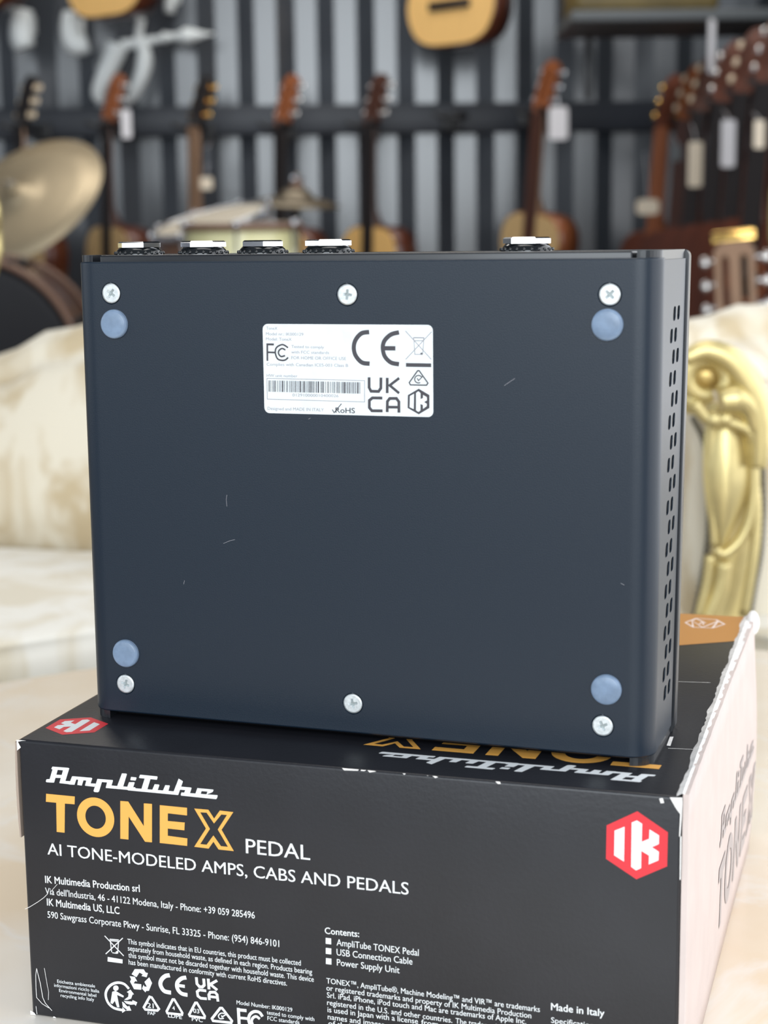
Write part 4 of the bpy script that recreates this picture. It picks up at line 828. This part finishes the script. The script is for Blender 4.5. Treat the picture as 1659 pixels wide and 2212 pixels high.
# ------------------------------------------------------------------ drum kit
def drum(name, c, axis, r, depth, shell, head, hoop, lab, nl=8, cat='drum', lug='steel', hoop_w=.03):
    e = empty(name, c, lab, cat); z = Vector(axis).normalized(); e.rotation_mode = 'QUATERNION'; e.rotation_quaternion = z.to_track_quat('Z', 'Y')
    MB().lathe([(r*.985, -depth), (r, -depth+.004), (r, -.004), (r*.985, 0)], 56, cap=False).build('shell', shell, e)
    MB().lathe([(0, .006), (r*.9, .006), (r*.99, .003), (r, -.006)], 56, cap=False).build('drumhead', head, e)
    MB().lathe([(0, -depth-.004), (r, -depth)], 56, cap=False).build('drumhead', head, e)
    for z0 in (0, -depth):
        MB().lathe([(r+.002, z0-hoop_w*.7), (r+.010, z0-hoop_w*.7), (r+.012, z0-hoop_w*.3), (r+.012, z0+hoop_w*.3), (r+.007, z0+hoop_w*.42), (r-.002, z0+hoop_w*.3), (r+.002, z0-hoop_w*.7)], 56, cap=False).build('hoop', hoop, e)
    for k in range(nl):
        a = 2*PI*(k+.5)/nl; T = Matrix.Rotation(a, 4, 'Z')
        m = MB(); m.tube([(r+.012, 0, -depth+.01), (r+.012, 0, -.01)], .003, 8, T); m.rbox((r, -.01, -depth*.5-.025), (r+.02, .01, -depth*.5+.025), .004, 2, T); m.sphere((r+.014, 0, .004), .0085, 10, T=T); m.build('lug', lug, e)
    return e
bd = drum('bass_drum', at(-60, 792, 3.55), (.06, -1, 0), .228, .38, 'rosewood', 'drum_black', 'hoop', 'bass drum with black head and brown wooden hoop at the left behind the sofa', 8, lug='black', hoop_w=.04)
for sx in (-1, 1): MB().tube([Vector((sx*.2, -.05, -.1)), Vector((sx*.30, -.415, -.04))], .009, 8).build('spur', 'steel', bd)
zc = bd.location.z; Y0 = bd.location.y
def stand(root, top, tilt_z=None):
    h = top.z; r = root
    MB().tube([(0, 0, .16), (0, 0, h-.02)], .010, 10).build('pole', 'steel', r)
    for k in range(3):
        a = 2*PI*k/3+.4; MB().tube([(0, 0, .30), (.22*math.cos(a), .22*math.sin(a), .012)], .009, 8).build('leg', 'steel', r)
def cymbal(name, px, py, Y, a2, b2, ndir, r, m, lab, bell='bronze'):
    c = at(px, py, Y); e = empty(name, (c.x, c.y, 0), lab, 'cymbal'); stand(e, c)
    n = Vector(ndir).normalized(); T = Matrix.Translation((0, 0, c.z)) @ n.to_track_quat('Z', 'Y').to_matrix().to_4x4()
    prof = [(.006, .030), (.022, .028), (.038, .018), (.046, .010), (r*.4, .004), (r*.7, -.004), (r, -.016), (r, -.018), (r*.7, -.006), (r*.4, .002), (.045, .008), (.006, .028)]
    cy = MB().lathe(prof, 64, T=T, cap=False).build('cymbal_plate', m, e)
    MB().lathe([(0, .026), (.017, .027), (.019, .037), (.012, .043), (.004, .045), (.004, .065), (0, .066)], 20, T=T, cap=False).build('felt', bell, e)
    w_ = MB(); w_.rbox((-.018, -.003, .045), (.018, .003, .058), .002, 2, T); w_.build('wing_nut', 'steel', e)
    return e
dv = (at(40, 428, 4.3)-EYE).normalized(); rv = dv.cross(Vector((0, 0, 1))).normalized(); uv_ = rv.cross(dv)
major = rv*math.cos(math.radians(33))+uv_*math.sin(math.radians(33))
minor = -rv*math.sin(math.radians(33))+uv_*math.cos(math.radians(33))
bvec = minor*.52+dv*.854
nn_ = major.cross(bvec); nn_ = nn_ if nn_.dot(dv) < 0 else -nn_
cymbal('ride_cymbal', 40, 428, 4.3, 0, 0, nn_, .234, 'bronze', 'large tilted bronze ride cymbal at the left edge')
cymbal('crash_cymbal', 640, 428, 4.45, 0, 0, (.07, -.10, 1), .12, 'bronze_dark', 'dark small cymbal on a stand, right of the cream drum', 'hoop')
dr = drum('tom_drum', at(521, 487, 3.6), (0, -.02, 1), .122, .22, 'cream_shell', 'drumhead', 'hoop', 'cream yellow tom drum just behind the pedal jacks', 6, hoop_w=.014)
MB().tube([(0, 0, -.2), (0, 0, -dr.location.z)], .011, 10).build('stand_pole', 'steel', dr)
d2 = drum('snare_drum', at(455, 478, 3.95), (-.22, -.20, 1), .135, .13, 'hoop', 'drumhead', 'steel', 'tilted snare drum with chrome hoop behind the cream drum', 8, hoop_w=.02)
n2 = Vector((-.22, -.20, 1)).normalized(); inv = n2.to_track_quat('Z', 'Y').inverted()
MB().tube([inv @ Vector((0, 0, -.12)), inv @ Vector((0, 0, -d2.location.z))], .012, 10).build('stand_pole', 'steel', d2)
for k in range(3):
    a = 2*PI*k/3; MB().tube([inv @ Vector((0, 0, -d2.location.z+.3)), inv @ Vector((.22*math.cos(a), .22*math.sin(a), -d2.location.z+.01))], .009, 8).build('stand_leg', 'steel', d2)
